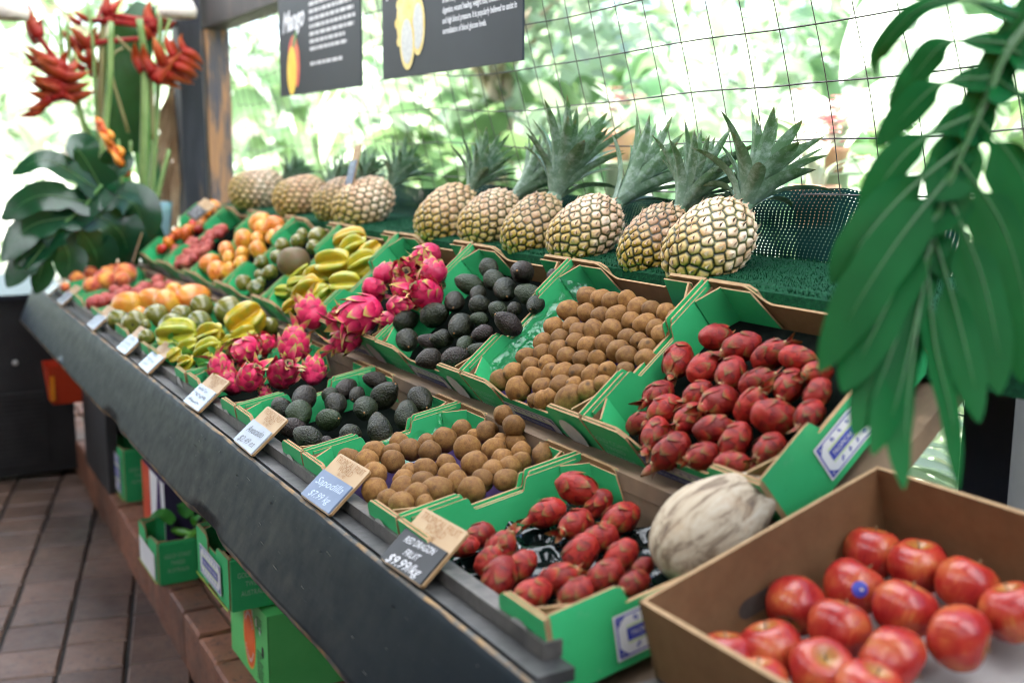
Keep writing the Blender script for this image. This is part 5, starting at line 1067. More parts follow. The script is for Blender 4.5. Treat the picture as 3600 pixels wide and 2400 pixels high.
def vase():
    mb = MB(); mb.lathe([(.045,0),(.055,.05),(.07,.14),(.088,.26),(.092,.30),(.085,.30),(.07,.2),(.05,.1)], 28)
    o = mb.obj('flower_vase', M['vase'], None, True, Matrix.Translation((-5.0,1.06,.99))); o.matrix_world = Matrix.Translation((-5.0,1.06,.99))
    tag(o, 'flared teal glazed vase under the heliconia flowers', 'vase')
    mb = MB(); mb.box((-5.35,.80,.16),(-4.72,1.22,.988)); tag(mb.obj('plant_stand', M['black']), 'dark stand under the vase at the far end of the stall', 'stand')
vase()
for P, w, k in STEMS:
    pts = [V(p) for p in reversed(P)]
    if pts[0].z > 1.2: pts = [V((pts[0].x, pts[0].y*.6+1.06*.4, max(1.22, pts[0].z-.25)))] + pts
    Q = smooth(pts, 14); mb = MB(); mb.tube(Q, [w*(1.0-.35*i/13) for i in range(14)], 9)
    mb.obj('stem', M['stembrown' if k else 'stem'], flo, True, FI)
for key, mat in (('A','bract'),('B','bract'),('C','bract'),('O','bractO')):
    mb = MB(); r = random.Random(ord(key)); allb = [V(c[0]) for c in CLAWS[key]]
    for c, sh in [(c, V((0,0,0))) for c in CLAWS[key]] + ([(c, V((-.05, r.uniform(-.03,.03), r.uniform(-.035,.02)))) for c in CLAWS[key]] if key != 'O' else []):
        pts = [V(p) + sh + V((r.uniform(-.03,.03) if i else 0, 0, 0)) for i, p in enumerate(c)]; Q = smooth(pts, 9)
        L = (Q[0]-Q[-1]).length; w0 = min(.030, .21*L) if key != 'O' else .017
        rd = [w0*(.75+.6*q*(1-q)*2)*(1-q**1.8)+.0012 for q in [i/8 for i in range(9)]]
        mb.tube(Q, rd, 8); k0 = len(mb.a) - 9*8
        for i in range(9):
            for j in range(8): mb.a[k0+i*8+j] = (i/8)*(.9 if j in (1,2,3) else .5)
    ax = sorted(allb, key=lambda p: -p.z); mb.tube(smooth(ax, len(ax)*2), .011, 7)
    mb.obj('red_flower' if key != 'O' else 'orange_flower', M[mat], flo, True, FI)
mb = MB(); mb.ribbon([V(p) for p in BANANA], .125, (-CF), 0, .18, 18, lambda t: max(.12, math.sin(PI*(.1+.86*t))**.5)); mb.obj('broad_leaf', M['darkleaf'], flo, True, FI)
for a, b, w in (((-5.1,1.0,1.28),(-5.35,.86,1.62),.05),((-5.15,1.1,1.28),(-5.4,1.12,1.9),.06),((-5.1,.98,1.3),(-5.3,.74,1.45),.045)):
    mb = MB(); a, b = V(a), V(b); mb.ribbon([a, a.lerp(b,.5)+V((0,0,.05)), b], w, -CF, 0, .2, 12); mb.obj('broad_leaf', M['midleaf'], flo, True, FI)
dried = thing('dried_leaves', 'bundle of dry tan leaves hanging beside the black post', 'dried leaves', Matrix.Translation((-5.2,1.15,1.3))); DI = dried.matrix_world.inverted()
rr = random.Random(8)
for P in DRIED:
    for k in range(3):
        mb = MB(); off = V((rr.uniform(-.05,.05), rr.uniform(-.03,.03), rr.uniform(-.02,.02)))
        mb.ribbon([V(p)+off+V((0,rr.uniform(-.015,.015),0)) for p in P], rr.uniform(.012,.03), -CF+V((rr.uniform(-.6,.6),rr.uniform(-.6,.6),0)), 0, .6, 12); mb.obj('dry_leaf', M['dry'], dried, True, DI)
def monstera(data, name, lab, rw, seed, depthstep, mat, ribmat, web, hole, WK, dip=.80):
    sp, lobes = data; mb = MB(); r = random.Random(seed)
    for i, (P, w) in enumerate(lobes):
        off = CF*(depthstep*(i % 5)); pts = [V(p) + (off if k else off*.3) for k, p in enumerate(P)]
        L = sum((V(P[k+1])-V(P[k])).length for k in range(len(P)-1)); t0 = min(.3, hole/L)
        def shp(t, t0=t0, i=i):
            a = 1 - dip*math.exp(-((t-t0)/(t0*.38))**2)
            b = 1.0 if t < .5 else max(0., 1-((t-.5)/.5)**2.4)**.8
            return a*b*(1-.05*math.sin(t*11+i)**2) + .004
        mb.ribbon(pts, w*WK, -CF + CU*.5 + CR*r.uniform(-.25,.25), 0, .13, 30, shp, 0, 1, .2)
    Q = smooth(sp, 24); mb.ribbon([q + CF*.003 for q in smooth(sp, 6)], web, -CF + CU*.2, 0, .2, 20, lambda t: 1-.5*t)
    o = mb.obj(name, M[mat], None, True); tag(o, lab, 'leaf')
    mb = MB(); mb.tube([q - CF*.007 for q in Q], [rw*(1-.75*i/23) for i in range(24)], 8)
    for P, w in lobes: mb.tube([V(p) - CF*.003 for p in smooth(P, 14)][:11], [rw*.28*(1-.85*i/10) for i in range(11)], 5)
    mb.obj('leaf_rib', M[ribmat], o, True)
    return o
mo = monstera(MONL,'monstera_leaf','large dark split monstera leaf below the red flowers, over the far end of the stall',.007,3,.006,'darkleaf','rib',.085,.07,1.22,.4)
mb = MB()
for q in range(7):
    a = V((-4.9,1.0,1.28)); b = V((-4.85+.05*q/7, .78+.055*q, .98+.02*math.sin(q*2))); mb.ribbon([a.lerp(b,.1), a.lerp(b,.55)+V((.03,-.02,.04)), b], .035, -CF+CR*.2, 0, .2, 10)
tag(mb.obj('monstera_leaf', M['darkleaf'], None, True), 'dark drooping leaf behind the peaches, under the larger split leaf', 'leaf')
monstera(MONR,'monstera_leaf','huge glossy split monstera leaf hanging in the near top right corner',.006,5,.005,'bigleaf','bigrib',.024,.038,1.34,.86)
M['straw'] = pm('woven_straw', (.56,.50,.43), (.68,.62,.55), 30, .8, .4, 120)
for i, p in enumerate(HATS):
    mb = MB(); mb.lathe([(.002,.10),(.05,.095),(.10,.06),(.13,.0),(.12,-.05),(.11,-.052),(.115,0)], 26, 0, None)
    o = mb.obj('lamp_shade', M['straw'], None, True); o.matrix_world = Matrix.Translation(V(p)+V((0,0,-.02))) ; o.scale = (.62,.62,.62)
    tag(o, ['round woven lampshade hanging at the top left corner','round woven lampshade hanging in front of the beam end'][i], 'lampshade', 'woven lampshades')
    mb = MB(); mb.tube([(0,0,.1),(0,0,2.7-p[2])], .004, 6); mb.obj('cord', M['black'], o)

# ------------------------------------------------------------------ near corner: apple carton, coconut
ta = .27; AE, AN = V((0,math.cos(ta),math.sin(ta))), V((0,-math.sin(ta),math.cos(ta)))
AO = V((-.937,.713,1.004))
def apple_box():
    W, D, h, T = .55, .392, .20, .006
    Mx = frame(AO - AN*h, (1,0,0), AE, AN); mb = MB()
    mb.prism([(0,0),(D,0),(D,h),(0,h)], (0,0,0), (0,1,0), (0,0,1), T, 0, 0, 1)
    mb.prism([(0,0),(D,0),(D,h),(0,h)], (W,0,0), (0,1,0), (0,0,1), -T, 0, 0, 1)
    mb.prism([(0,0),(W,0),(W,h),(0,h)], (0,0,0), (1,0,0), (0,0,1), -T, 0, 0, 1)
    mb.prism([(0,0),(W,0),(W,h),(0,h)], (0,D,0), (1,0,0), (0,0,1), T, 0, 0, 1)
    mb.box((.002,.002,0),(W-.002,D-.002,.006), 0)
    o = mb.obj('apple_carton', [M['kraftbox'], M['kraftedge']], None, False, Mx); o.matrix_world = Mx
    tag(o, 'plain brown cardboard carton of red apples in the near right corner', 'carton')
    mb = MB(); c = (.17,.118); q = []
    for k in range(28):
        a = k*2*PI/28; x = math.cos(a); y = math.sin(a); q.append((T+.0012, c[0]+.026*(1 if x>0 else -1)+.016*x, c[1]+.013*y))
    mb.add(q, [tuple(range(28))]); mb.obj('hand_hole', M['holedark'], o)
    mb = MB(); mb.box((.012,.012,.008),(W-.012,D-.012,.055)); mb.obj('paper_liner', M['greypaper'], o)
M['kraftbox'] = card('brown_card', (.165,.085,.038), (.21,.112,.052)); M['kraftedge'] = card('brown_card_edge', (.26,.165,.085), (.36,.24,.13))
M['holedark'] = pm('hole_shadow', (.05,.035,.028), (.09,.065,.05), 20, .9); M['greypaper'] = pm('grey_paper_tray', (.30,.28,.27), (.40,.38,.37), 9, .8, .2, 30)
apple_box()
M['applestem'] = pm('apple_stem', (.10,.06,.02), (.16,.10,.04), 30, .8); M['sticker'] = pm('blue_sticker', (.02,.03,.30), (.05,.07,.42), 60, .35); M['stickerlogo'] = pm('sticker_mark', (.5,.42,.3), (.55,.5,.4), 60, .4)
ap = []
for i in range(3):
    o = apple_mb(i).obj('apple', M['apple'], None, True); mb = MB(); mb.tube([(0,0,.60),(.03,.01,.78),(.08,.03,.95)], [.035,.028,.04], 6); mb.obj('stem', M['applestem'], o, True); ap.append(o)
AL = ['back left apple in the corner of the brown carton','apple with a yellowish shoulder, second in the back row','dark red apple, third in the back row','darkest apple cut by the right edge of the photo','red apple carrying a blue sticker','red and yellow striped apple beside the hand hole','apple right of the stickered one, in the middle','apple with a green hollow showing towards the right front','plain red apple in the middle below the sticker','orange tinged apple nearest the left wall of the carton','broad apple front and centre','front apple with its stem hollow facing up','mostly hidden apple low in the left front corner','front apple cut off by the bottom edge','apple at the bottom edge behind the front flap']
AXS = [CU+CR*.2, CU*.9-CF*.2, CU+CR*.5, CU-CR*.3, CU*.8+CR*.5, -CU*.55-CF*.5-CR*.4, CU-CF*.1+CR*.4, CR*.85-CF*.55-CU*.25, CU+CR*.3, CU-CR*.3, CR*.7-CU*.45-CF*.35, CU*.75-CF*.65, CU, CU-CF*.3+CR*.3, CU]
used = set(); r = random.Random(3)
for i, (x, y, z, rad) in enumerate(P_apple):
    j = i % 3; rad = .0362 if i not in (12,14) else .034; Mx = TRS((x,y,z), look(AXS[i], r.uniform(0,6)), rad)
    if j in used: o = dup(ap[j], Mx, AL[i])
    else: o = ap[j]; o.matrix_world = Mx; tag(o, AL[i], 'apple', 'apples in the brown carton'); used.add(j)
    if i == 4:
        d = ((V((0,0,H))-V((x,y,z))).normalized() + CR*.16 - CU*.05).normalized(); R_ = (o.matrix_world.to_3x3().normalized().inverted())
        mb = MB(); dl = (R_ @ d).normalized(); Q = dl.to_track_quat('Z','Y').to_matrix().to_4x4(); rings = [[(0,0)]]; vs = []; fs = []
        for a in range(5):
            for k in range(20):
                p = V((.26*a/4*math.cos(k*PI/10), .26*a/4*math.sin(k*PI/10), 0)); pz = math.sqrt(max(0,1-p.x**2-p.y**2)); vs.append(Q @ V((p.x,p.y,pz*1.0+.035)))
        for a in range(4):
            for k in range(20): fs.append((a*20+k, a*20+(k+1)%20, (a+1)*20+(k+1)%20, (a+1)*20+k))
        mb.add(vs, fs); s = mb.obj('sticker', M['sticker'], o, True)
        mb = MB(); mb.add([Q @ V((.05+.07*math.cos(k*.9), .02+.05*math.sin(k*.9), 1.035)) for k in range(7)], [tuple(range(7))]); mb.obj('sticker_mark', M['stickerlogo'], s)
def coconut():
    n = NT('pale_husk'); v = n.coord(); mp = n.n('Mapping', Vector=v); mp.inputs['Scale'].default_value = (1.5,1.5,.32)
    g = n.noise(2.4, 8, .65, mp.outputs[0], .6)
    c = n.ramp(g, (.30, (.085,.058,.045)), (.42, (.21,.155,.105)), (.52, (.40,.325,.23)), (.75, (.50,.44,.35)))
    c = n.mix(n.ramp(n.noise(1.3, 4, .6, v), (.55, 0.), (.75, .55)), c, (.38,.25,.14))
    M['husk'] = n.done(n.bsdf(c, .75, n.bump(g, .35, .003), .25))
    P = V(COCO[0]); R_ = COCO[1]
    def f(t):
        th = PI*t; z = -math.cos(th); return (max(.004, math.sin(th)**.88*(1-.06*z)), z*1.62)
    mb = egg(48, 34, f, lambda th,t,rr,z: (rr*(1+.05*math.cos(3*th)+.02*math.cos(5*th+1))*(1-.16*max(0,z)), z), None, .05, 1.0, 4)
    ax = (CR*.80 + CU*.52 + CF*.25).normalized()
    o = link('coconut', mb.mesh('coconut', M['husk']), None, TRS(P, look(ax, 1.1), R_*1.02)); tag(o, 'large pale coconut husk wedged between dragon fruit and the brown apple carton', 'coconut')
    mb = MB()
    for k in range(7):
        a = k*.9; mb.ribbon([V((.14*math.cos(a),.14*math.sin(a),1.54)), V((.17*math.cos(a),.17*math.sin(a),1.63)), V((.10*math.cos(a),.10*math.sin(a),1.69))], .09, V((math.cos(a),math.sin(a),.5)), 0, .2, 6)
    mb.obj('stalk_end', M['calyx'], o, True)
coconut()

# ------------------------------------------------------------------ under the stall
def under_box(corner, L, D, h, lab, bright=False, whitelab=False, texts=True):
    """front long side faces the aisle, corner = its near bottom corner; extends -X by L and +Y by D"""
    x, y, z = corner; Mx = frame((x-L,y,z),(1,0,0),(0,1,0),(0,0,1))
    o = carton_shell(L, D, h, dipx=.03, dipy=.03).obj('storage_carton', [M['green'], M['kraft'], M['rim'], M['kraft_dull']]); o.matrix_world = Mx; tag(o, lab, 'carton', 'cartons stored under the stall')
    if whitelab:
        mb = MB(); mb.quad((.03,-.0098,.008),(L-.02,-.0098,.008),(L-.02,-.0098,h-.04),(.03,-.0098,h-.04)); mb.obj('pale_label', M['white'], o)
    else: label(o, Matrix.Translation((L*.16,-.0098,.02)) @ FRONT, L*.66, h-.055, False)
    mb = MB(); mb.quad((.0,-.0096,.001),(L,-.0096,.001),(L,-.0096,.006),(0,-.0096,.006)); mb.obj('yellow_line', M['yellowline'], o)
    E = Matrix.Rotation(PI/2, 4, 'Z') @ FRONT
    if texts: text('GOLD COAST\nTWEED\nAUSTRALIA', .019, 'lettering', M['palegreentext'], o, Matrix.Translation((L+.0105,.056,h*.50)) @ E, line=1.25, width=.082)
    mb = MB(); mb.box((L+.001,.0,.001),(L+.0095,.112,h-.004), 0); mb.obj('end_panel', M['green'], o)
    mb = MB(); mb.box((L+.001,D-.11,.001),(L+.0095,D,h-.004), 0); mb.obj('end_panel', M['green'], o)
    label(o, Matrix.Translation((L+.0030,.125,.02)) @ E, .15, h-.06, True)
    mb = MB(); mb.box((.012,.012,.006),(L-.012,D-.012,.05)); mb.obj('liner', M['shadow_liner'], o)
    return o
under_box((-3.35,.68,.171), .27, .36, .135, 'green carton of green cucumbers under the stall, with a pale label', whitelab=True)
under_box((-2.53,.68,.394), .30, .40, .135, 'green carton with pink dragon fruit stacked on the bright green one')
under_box((-4.26,.755,.171), .26, .36, .205, 'furthest green carton under the stall with a blue printed label', texts=True)
under_box((-3.40,.80,.46), .40, .36, .11, 'green carton up under the board, above the purple carton', whitelab=True, texts=False)
M['brightgreen'] = pm('bright_green_card', (.09,.50,.13), (.12,.56,.16), 6, .5); M['orangeprint2'] = pm('orange_oval', (.72,.11,.012), (.78,.14,.02), 8, .5); M['blackprint'] = pm('black_print', (.012,.016,.012), (.02,.026,.02), 20, .5); M['yelring'] = pm('yellow_ring', (.75,.5,.05), (.8,.55,.08), 8, .5)
def bright_box():
    x0, x1, y0, z0, h = -2.80, -2.475, .75, .171, .215; D = .42
    mb = MB(); mb.box((x0,y0,z0),(x1,y0+D,z0+h)); o = mb.obj('storage_carton', M['brightgreen']); tag(o, 'bright lime green carton with an orange oval mark, lowest under the stall', 'carton', 'cartons stored under the stall')
    mb = MB(); L = x1-x0
    def pt(u, v, k): return (x0+u, y0-.0008-.0004*k, z0+v)
    for rx, rz, m, k in ((.052,.088,1,0),(.048,.083,0,1)):
        c = [pt(.175+rx*math.cos(q*PI/20), .105+rz*math.sin(q*PI/20), k) for q in range(40)]; mb.add(c, [tuple(range(40))], m)
    for a0, a1, rr in ((.5,2.6,.8),(3.6,5.8,.8)):
        n = 12
        for q in range(n):
            a = a0+(a1-a0)*q/n; b = a+(a1-a0)/n*.6; mb.add([pt(.175+.045*s*math.cos(t),.105+.08*s*math.sin(t),2) for s, t in ((.74,a),(.86,a),(.86,b),(.74,b))], [(0,1,2,3)], 2)
    mb.obj('oval_mark', [M['orangeprint2'], M['yelring'], M['white']], o)
    mb = MB(); r = random.Random(5)
    for bx, by, cnt in ((.235,.02,9),(.02,.165,3),(.24,.155,4)):
        for q in range(cnt):
            w = r.uniform(.025,.055); mb.quad(pt(bx,by+.009*q,0),pt(bx+w,by+.009*q,0),pt(bx+w,by+.0045+.009*q,0),pt(bx,by+.0045+.009*q,0))
    for cx, cz in ((.075,.185),(.285,.105)):
        mb.add([pt(cx+.010*math.cos(q*PI/8), cz+.016*math.sin(q*PI/8), 0) for q in range(16)], [tuple(range(16))])
    mb.obj('print_pattern', M['blackprint'], o)
    mb = MB()
    for q in range(3): mb.add([pt(.205+.03*q+.006*math.cos(t), .178-.012*q+.012*math.sin(t), 0) for t in [k*PI/5 for k in range(10)]], [tuple(range(10))])
    mb.obj('pale_print', M['white'], o)
    mb = MB()
    for q in range(40):
        z = z0+.004+q*.0053; mb.add([(x1+.0006,y0+.0015,z),(x1+.0006,y0+.0048,z+.0013),(x1+.0006,y0+.0015,z+.0026)], [(0,1,2)])
    for y in (.24,.29,.34): mb.quad((x1+.0006,y0+y,z0+.002),(x1+.0006,y0+y+.0012,z0+.002),(x1+.0006,y0+y+.0012,z0+h-.002),(x1+.0006,y0+y,z0+h-.002))
    mb.obj('corrugated_edge', M['blackprint'], o)
bright_box()
M['purplebox'] = pm('dark_purple_card', (.03,.016,.06), (.055,.03,.10), 5, .45); M['redcard'] = pm('red_card', (.5,.03,.015), (.58,.09,.02), 5, .5)
mb = MB(); mb.box((-3.95,.76,.172),(-3.60,1.10,.42)); o = mb.obj('storage_carton', M['purplebox']); tag(o, 'dark purple carton with white and red side behind the cucumbers', 'carton', 'cartons stored under the stall')
mb = MB(); mb.quad((-3.95,.7585,.173),(-3.82,.7585,.173),(-3.82,.7585,.419),(-3.95,.7585,.419)); mb.obj('red_stripe', M['redcard'], o)
mb = MB(); mb.quad((-3.818,.7585,.173),(-3.602,.7585,.173),(-3.602,.7585,.419),(-3.818,.7585,.419)); 
mb.add([(-3.70,.7575,.173),(-3.64,.7575,.25),(-3.66,.7575,.419),(-3.69,.7575,.419),(-3.73,.7575,.28)], [(0,1,2,3,4)], 1); mb.obj('pale_side', [M['white'], M['purple']], o)
text('Sweet', .05, 'lettering', M['paleblue'], o, Matrix.Translation((-3.5988,.90,.22)) @ Matrix.Rotation(PI/2,4,'Z') @ FRONT, shear=.3)
# fruit in the cartons below
M['cucumber'] = pm('green_cucumber_skin', (.05,.22,.02), (.14,.36,.05), 3, .3)
def elong(i):
    def f(t):
        th = PI*t; return (max(.01,.36*math.sin(th)**.7), -math.cos(th)*1.5)
    return egg(18, 16, f, None, None, .1, 1.2, i).mesh('cucumber', M['cucumber'])
CU3 = [elong(i) for i in range(2)]; CL = ['long green cucumber lying at the front edge of the green carton','green cucumber leaning against the back wall of its carton','green cucumber in the middle of the carton under the stall','green cucumber half buried at the left of the carton']
for i, (p, a, s) in enumerate((((-3.405,.79,.268),(.15,1,.02),.052),((-3.42,.93,.29),(.5,.8,.25),.045),((-3.47,.84,.285),(-.3,.8,.3),.045),((-3.55,.80,.262),(.9,.3,.1),.04))):
    tag(link('cucumber', CU3[i % 2], None, TRS(p, look(a), s)), CL[i], 'cucumber', 'cucumbers under the stall')
mb = MB(); rr = random.Random(2)
for k in range(9):
    c = V((-3.53+rr.uniform(-.05,.1), .77+rr.uniform(0,.14), .30)); d = V((rr.uniform(-1,1), rr.uniform(-1,.6), rr.uniform(.0,.5))).normalized()*rr.uniform(.05,.08); mb.ribbon([c, c+d*.5+V((0,0,.02)), c+d], .025, (rr.uniform(-.5,.5),-.5,1), 0, .2, 8)
tag(mb.obj('cucumber_leaves', M['garnish'], None, True), 'curled green leaves lying on the cucumbers', 'leaves')
pdf = [o for o in scene.objects if o.name.startswith('dragon_fruit') and o.data.materials[0] == M['pinkdf']][:2]
for i, (p, s) in enumerate((((-2.60,.80,.515),.045),((-2.67,.88,.52),.05),((-2.58,.92,.51),.045))):
    dup(pdf[i % 2], TRS(p, look((.6,-.6,.5), i*2.), s), ['pink dragon fruit at the near corner of the carton under the board','pink dragon fruit half hidden by the front board','pink dragon fruit deepest in the carton under the board'][i], 'dragon fruit in the carton below')
# cabinet and orange bin
cab = thing('black_cabinet', 'large black cabinet with a louvred lower grille beyond the stall end', 'cabinet', Matrix.Translation((-5.8,.1,0))); CI = cab.matrix_world.inverted()
mb = MB(); mb.box((-6.3,-.6,.03),(-5.36,.74,.85)); mb.obj('body', M['black'], cab, False, CI)
mb = MB()
for k in range(16): mb.box((-5.358,-.5,.08+.022*k),(-5.348,.62,.088+.022*k))
mb.obj('grille', M['dkgrey'], cab, False, CI)
mb = MB(); mb.box((-6.32,-.62,.852),(-5.34,.76,.872)); mb.obj('top', pm('blue_black_top',(.02,.024,.035),(.03,.035,.05),4,.35), cab, False, CI)
mb = MB(); mb.lathe([(.012,0),(.012,.012),(.004,.014)], 12); mb.obj('lock', M['palegrey'], cab, True, CI @ Matrix.Translation((-5.36,.50,.56)) @ Matrix.Rotation(PI/2,4,'Y'))
M['redbin'] = pm('orange_red_plastic', (.50,.035,.012), (.58,.055,.015), 5, .4); M['orange'] = pm('bright_orange', (.85,.25,.01), (.9,.3,.02), 5, .4)
ob = thing('orange_bin', 'orange red plastic box hanging under the far end of the front board', 'bin', Matrix.Translation((-4.95,.6,.5))); OI = ob.matrix_world.inverted()
mb = MB(); b = [(-5.10,.60,.43),(-4.97,.60,.43),(-4.97,.735,.43),(-5.10,.735,.43)]; tpp = [(-5.12,.585,.60),(-4.95,.585,.60),(-4.95,.76,.60),(-5.12,.76,.60)]
mb.add(b+tpp, [(3,2,1,0),(0,1,5,4),(1,2,6,5),(2,3,7,6),(3,0,4,7)]); mb.obj('body', M['redbin'], ob, False, OI)
mb = MB(); mb.box((-4.968,.592,.45),(-4.955,.612,.59)); mb.obj('edge_strip', M['orange'], ob, False, OI)

# ------------------------------------------------------------------ bubble wrap
def wrap_mat():
    n = NT('bubble_wrap'); v = n.coord()
    h = n.voro(95, 'F1', v); nm = n.bump(n.math('SUBTRACT', 1., h), .6, .002)
    g = n.n('BsdfGlossy'); g.inputs['Roughness'].default_value = .12; n.set(g.inputs['Normal'], nm); g.inputs[0].default_value = (.9,1,.95,1)
    t = n.n('BsdfTransparent'); t.inputs[0].default_value = (.93,.97,.94,1); f = n.n('LayerWeight'); f.inputs[0].default_value = .22; n.set(f.inputs['Normal'], nm)
    m = n.n('MixShader'); n.set(m.inputs[0], n.math('MULTIPLY_ADD', f.outputs[1], .32, .03)); n.t.links.new(t.outputs[0], m.inputs[1]); n.t.links.new(g.outputs[0], m.inputs[2]); return n.done(m)
M['wrap'] = wrap_mat()
def wrap(T, k, lab):
    Mx = carton_at(T, k); mb = MB(); nu, nv = 60, 16
    for j in range(nv+1):
        for i in range(nu+1):
            u, v = i/nu, j/nv; top = .082 + .02*noise.noise(V((u*7, 2, k))) + (.03 if u > .85 else 0)
            x = .013 + .035*(1-v)**2 + .008*noise.noise(V((u*9, v*4, 3))); z = .04 + (top-.04)*v
            mb.v.append((x, .018 + (CD-.036)*u, z)); mb.a.append(0)
    for j in range(nv):
        for i in range(nu): mb.f.append((j*(nu+1)+i, j*(nu+1)+i+1, (j+1)*(nu+1)+i+1, (j+1)*(nu+1)+i)); mb.m.append(0)
    o = mb.obj('bubble_wrap', M['wrap'], None, True); o.matrix_world = Mx; tag(o, lab, 'bubble wrap')
wrap('U', 1, 'clear bubble wrap lining the left wall of the upper sapodilla carton')
wrap('L', 1, 'clear bubble wrap lining the left wall of the lower sapodilla carton')
# ------------------------------------------------------------------ garden beyond the fence
M['gleaf'] = [leafmat('garden_leaf_a', (.32,.44,.31), (.54,.62,.50), .32, .4, 3, .3, tint=(.60,.75,.44)), leafmat('garden_leaf_b', (.46,.56,.44), (.64,.70,.60), .32, .4, 3, .3, tint=(.60,.75,.44)), leafmat('garden_leaf_c', (.07,.18,.08), (.28,.42,.26), .36, .4, 3, .3, tint=(.60,.75,.44))]  # pale sets a and b carry sun glare in their colour
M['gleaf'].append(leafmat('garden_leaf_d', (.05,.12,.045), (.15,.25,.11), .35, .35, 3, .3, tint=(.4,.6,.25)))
M['gtrunk'] = pm('garden_trunk', (.46,.34,.25), (.62,.50,.38), 6, .9, .5, 30)
M['terracotta'] = pm('terracotta', (.58,.30,.18), (.66,.38,.25), 6, .8, .2, 40)
M['pinkflower'] = pm('pink_petals', (.70,.22,.28), (.78,.35,.40), 10, .6)
def strap_clump(i, n=34, L=.9):
    r = random.Random(i+900); mb = MB()
    for k in range(n):
        a = r.uniform(0,6.3); u = V((math.cos(a), math.sin(a), 0)); t = r.random(); ln = L*r.uniform(.6,1.1); up = .45+.55*t
        p1 = u*ln*.25*(1-up*.5) + V((0,0,ln*.42*up)); p2 = u*ln*.6 + V((0,0,ln*.62*up)); p3 = u*ln*(.95) + V((0,0,ln*(.75*up-.35*(1-t))))
        mb.ribbon([u*.03, p1, p2, p3], L*r.uniform(.035,.06), V((0,0,1))-u*.4, 0, .25, 9, lambda q: (1-q**2.5)**.8*(.6+.5*q))
    return mb
def broad_bush(i, n=70, R=.6, Hh=.9):
    r = random.Random(i+700); mb = MB()
    for k in range(n):
        a = r.uniform(0,6.3); q = r.random()**.6; z = Hh*(.25+.75*r.random()); rad = R*q*math.sin(PI*min(.95,.2+.7*z/Hh))
        c = V((rad*math.cos(a), rad*math.sin(a), z)); d = V((math.cos(a)+r.uniform(-.6,.6), math.sin(a)+r.uniform(-.6,.6), r.uniform(-.5,.6))).normalized()*r.uniform(.16,.34)
        mb.ribbon([c, c+d*.5+V((0,0,.03)), c+d-V((0,0,.03))], r.uniform(.04,.085), V((r.uniform(-.5,.5), r.uniform(-.8,.2), 1)), 0, .15, 7)
    return mb
def palm_crown(i, n=16, L=1.5):
    r = random.Random(i+800); mb = MB()
    for k in range(n):
        a = k*2.4+r.uniform(-.2,.2); u = V((math.cos(a), math.sin(a), 0)); t = k/n; up = 1.1-1.2*t; pts = [V((0,0,0)), u*L*.35+V((0,0,L*.35*up)), u*L*.75+V((0,0,L*.35*up)), u*L*1.05+V((0,0,L*(.1*up-.25)))]
        Q = smooth(pts, 16); mb.tube(Q, [.012*(1-.7*j/15) for j in range(16)], 4)
        for j in range(2, 16):
            tg = (Q[j]-Q[j-1]).normalized(); s = tg.cross(V((0,0,1))).normalized()
            for sg in (-1, 1):
                d = (s*sg*.8 + tg*.55 - V((0,0,.25))).normalized()*L*.30*math.sin(PI*(.15+.75*j/16)); mb.ribbon([Q[j], Q[j]+d*.5, Q[j]+d-V((0,0,.04))], .016*L, V((0,0,1)), 0, .2, 4)
    return mb
r = random.Random(77)
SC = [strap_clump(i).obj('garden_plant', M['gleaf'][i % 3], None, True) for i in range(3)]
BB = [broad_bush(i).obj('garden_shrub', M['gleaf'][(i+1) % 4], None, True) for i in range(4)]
usedS = set(); usedB = set()
def put(lst, used, j, Mx, lab, cat, grp):
    if j in used: return dup(lst[j], Mx, lab, grp)
    used.add(j); o = lst[j]; o.matrix_world = Mx; return tag(o, lab, cat, grp)
for k in range(34):
    y = 2.5 + 3.2*r.random()**1.1; x = r.uniform(-2.6*y-.6, -.35*y+.5); s = r.uniform(.8,1.35)
    put(SC, usedS, k % 3, Matrix.Translation((x,y,-.04+r.uniform(.0,.35))) @ Matrix.Rotation(r.uniform(0,6),4,'Z') @ Matrix.Diagonal((s,s,s*1.15,1)), 'blurred pale green strap-leaved plant low in the garden beyond the wire fence', 'garden plant', 'strap-leaved garden plants beyond the fence')
for k in range(38):
    y = 2.9 + 4.0*r.random(); x = r.uniform(-2.7*y-.8, -.35*y+.8); s = r.uniform(.9,1.7); z = r.uniform(0,.9)*(y/4)
    put(BB, usedB, k % 4, Matrix.Translation((x,y,-.04)) @ Matrix.Rotation(r.uniform(0,6),4,'Z') @ Matrix.Diagonal((s,s,s*r.uniform(1.1,1.9),1)), 'blurred bright green broad-leaved shrub in the sunlit garden beyond the wire fence', 'shrub', 'broad-leaved shrubs beyond the fence')
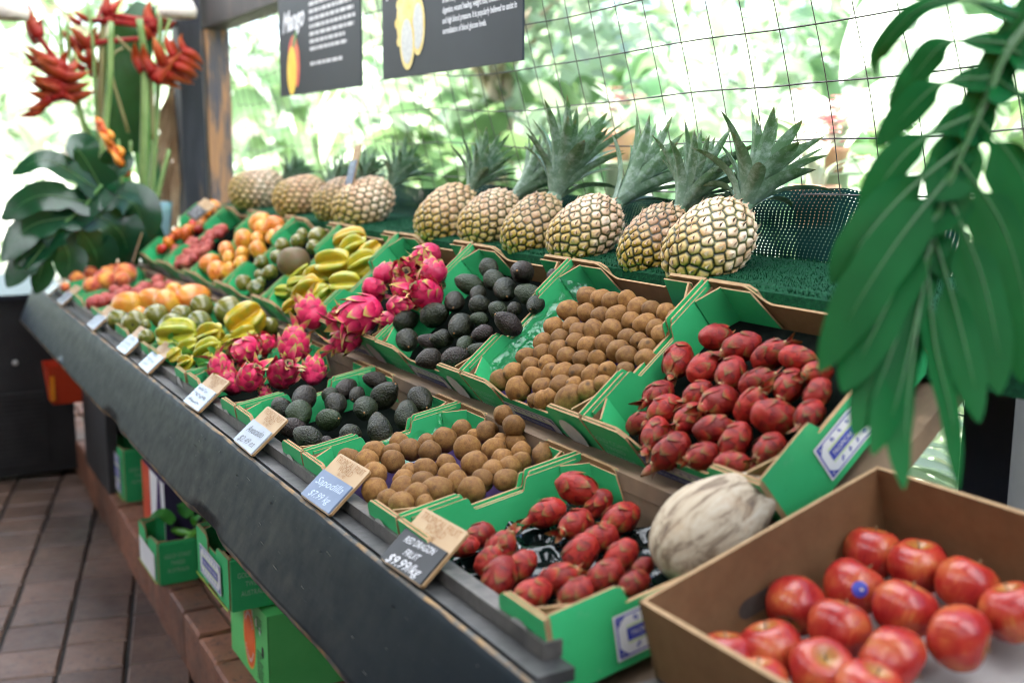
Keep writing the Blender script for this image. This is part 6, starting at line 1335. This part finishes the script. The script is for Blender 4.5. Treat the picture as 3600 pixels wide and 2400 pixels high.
def tree(x, y, h, lean, s, lab, i):
    t = thing('garden_tree', lab, 'tree', Matrix.Translation((x,y,-.04)))
    mb = MB(); top = V((lean, r.uniform(-.2,.2), h)); mb.tube(smooth([V((0,0,0)), top*.5+V((lean*.2,0,0)), top], 10), [.10*s*(1-.5*j/9) for j in range(10)], 8)
    for q in range(4):
        a = q*1.7+i; d = V((math.cos(a), math.sin(a), .9)).normalized()*.8*s; mb.tube(smooth([top*.85, top*.85+d*.6, top*.85+d], 6), [.04*s*(1-.7*j/5) for j in range(6)], 6)
    mb.obj('trunk', M['gtrunk'], t, True)
    m2 = MB()
    for q in range(420):
        a = r.uniform(0,6.3); b = r.uniform(-1,1); cl = V((math.cos(a*3), math.sin(a*2), b))*.4*s; c = top + V((math.cos(a)*math.sqrt(1-b*b), math.sin(a)*math.sqrt(1-b*b), b*.8))*1.25*s*r.random()**.45 + cl + V((0,0,.5*s))
        d = V((r.uniform(-1,1), r.uniform(-1,1), r.uniform(-.8,.4))).normalized()*r.uniform(.16,.32)
        m2.ribbon([c, c+d*.5, c+d], r.uniform(.03,.06), V((r.uniform(-1,1), r.uniform(-1,1), 1)), 0, .15, 5)
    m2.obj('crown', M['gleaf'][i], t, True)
tree(-6.6, 3.4, 2.3, .55, .8, 'pale leaning tree with a brown trunk seen through the middle of the fence', 0)
tree(-6.0, 3.5, 2.6, -.1, .7, 'second brown-trunked tree just beside the leaning one, through the fence', 1)
tree(-9.5, 4.6, 3.0, .2, 1.1, 'bright garden tree beyond the far posts', 2)
tree(-12.0, 2.2, 3.0, .1, 1.2, 'sunlit garden tree behind the red flowers at the left edge', 3)
tree(-3.2, 6.0, 3.2, .3, 1.2, 'tall pale tree behind the middle of the garden', 1)
tree(-1.2, 5.2, 3.0, .2, 1.0, 'tall pale tree behind the hanging leaf', 0)
for i, (x, y, z, s, lab) in enumerate(((-4.05,2.9,1.56,.085,'terracotta pot with pink flowers, seen behind the tallest crown'),(-2.55,2.6,1.36,.08,'terracotta pot standing right of the pineapples, lower of two'),(-2.62,2.75,1.50,.05,'small terracotta pot above the lower one at the right'))):
    o = thing('flower_pot', lab, 'flower pot', Matrix.Translation((x,y,z-s)))
    mb = MB(); mb.lathe([(.62*s,0),(.9*s,1.3*s),(1.0*s,1.35*s),(1.0*s,1.65*s),(.88*s,1.65*s),(.85*s,1.4*s)], 24); mb.obj('pot', M['terracotta'], o, True)
    m2 = strap_clump(60+i, 16, .34); m2.v = [(a, b, c+1.5*s) for a, b, c in m2.v]; pass
    m3 = m2
    for k in range(14):
        c = V((r.uniform(-.1,.1), r.uniform(-.1,.1), 1.6*s+r.uniform(.05,.2)))
        for q in range(5): m3.ribbon([c, c+V((math.cos(q*1.26),math.sin(q*1.26),.3))*.02, c+V((math.cos(q*1.26),math.sin(q*1.26),.1))*.035], .014, (0,0,1), 1, .2, 4)
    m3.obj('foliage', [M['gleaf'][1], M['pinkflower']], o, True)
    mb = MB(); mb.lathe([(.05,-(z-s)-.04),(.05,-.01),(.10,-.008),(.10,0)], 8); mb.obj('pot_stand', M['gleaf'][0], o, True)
# far-off planting that reads as one mass
mb = MB()
for k in range(10000):
    a = r.random(); x = -26 + 31*r.random(); y = 6.2 + 3.0*r.random() + .5*math.sin(x*1.3) if x > -17 else r.uniform(-4,9)
    if x < -15: x = r.uniform(-19,-13); y = -8+16*r.random()
    top = 3.6 + 1.3*noise.noise(V((x*.5, y*.3, 3))); z = top*r.random()**.8
    c = V((x,y,z)); d = V((r.uniform(-1,1), r.uniform(-1,1), r.uniform(-.8,.6))).normalized()*r.uniform(.2,.5)
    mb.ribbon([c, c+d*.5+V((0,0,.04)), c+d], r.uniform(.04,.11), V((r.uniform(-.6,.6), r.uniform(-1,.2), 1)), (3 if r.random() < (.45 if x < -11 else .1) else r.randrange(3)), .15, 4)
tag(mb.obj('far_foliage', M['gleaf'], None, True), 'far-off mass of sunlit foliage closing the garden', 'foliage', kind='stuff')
tidy()
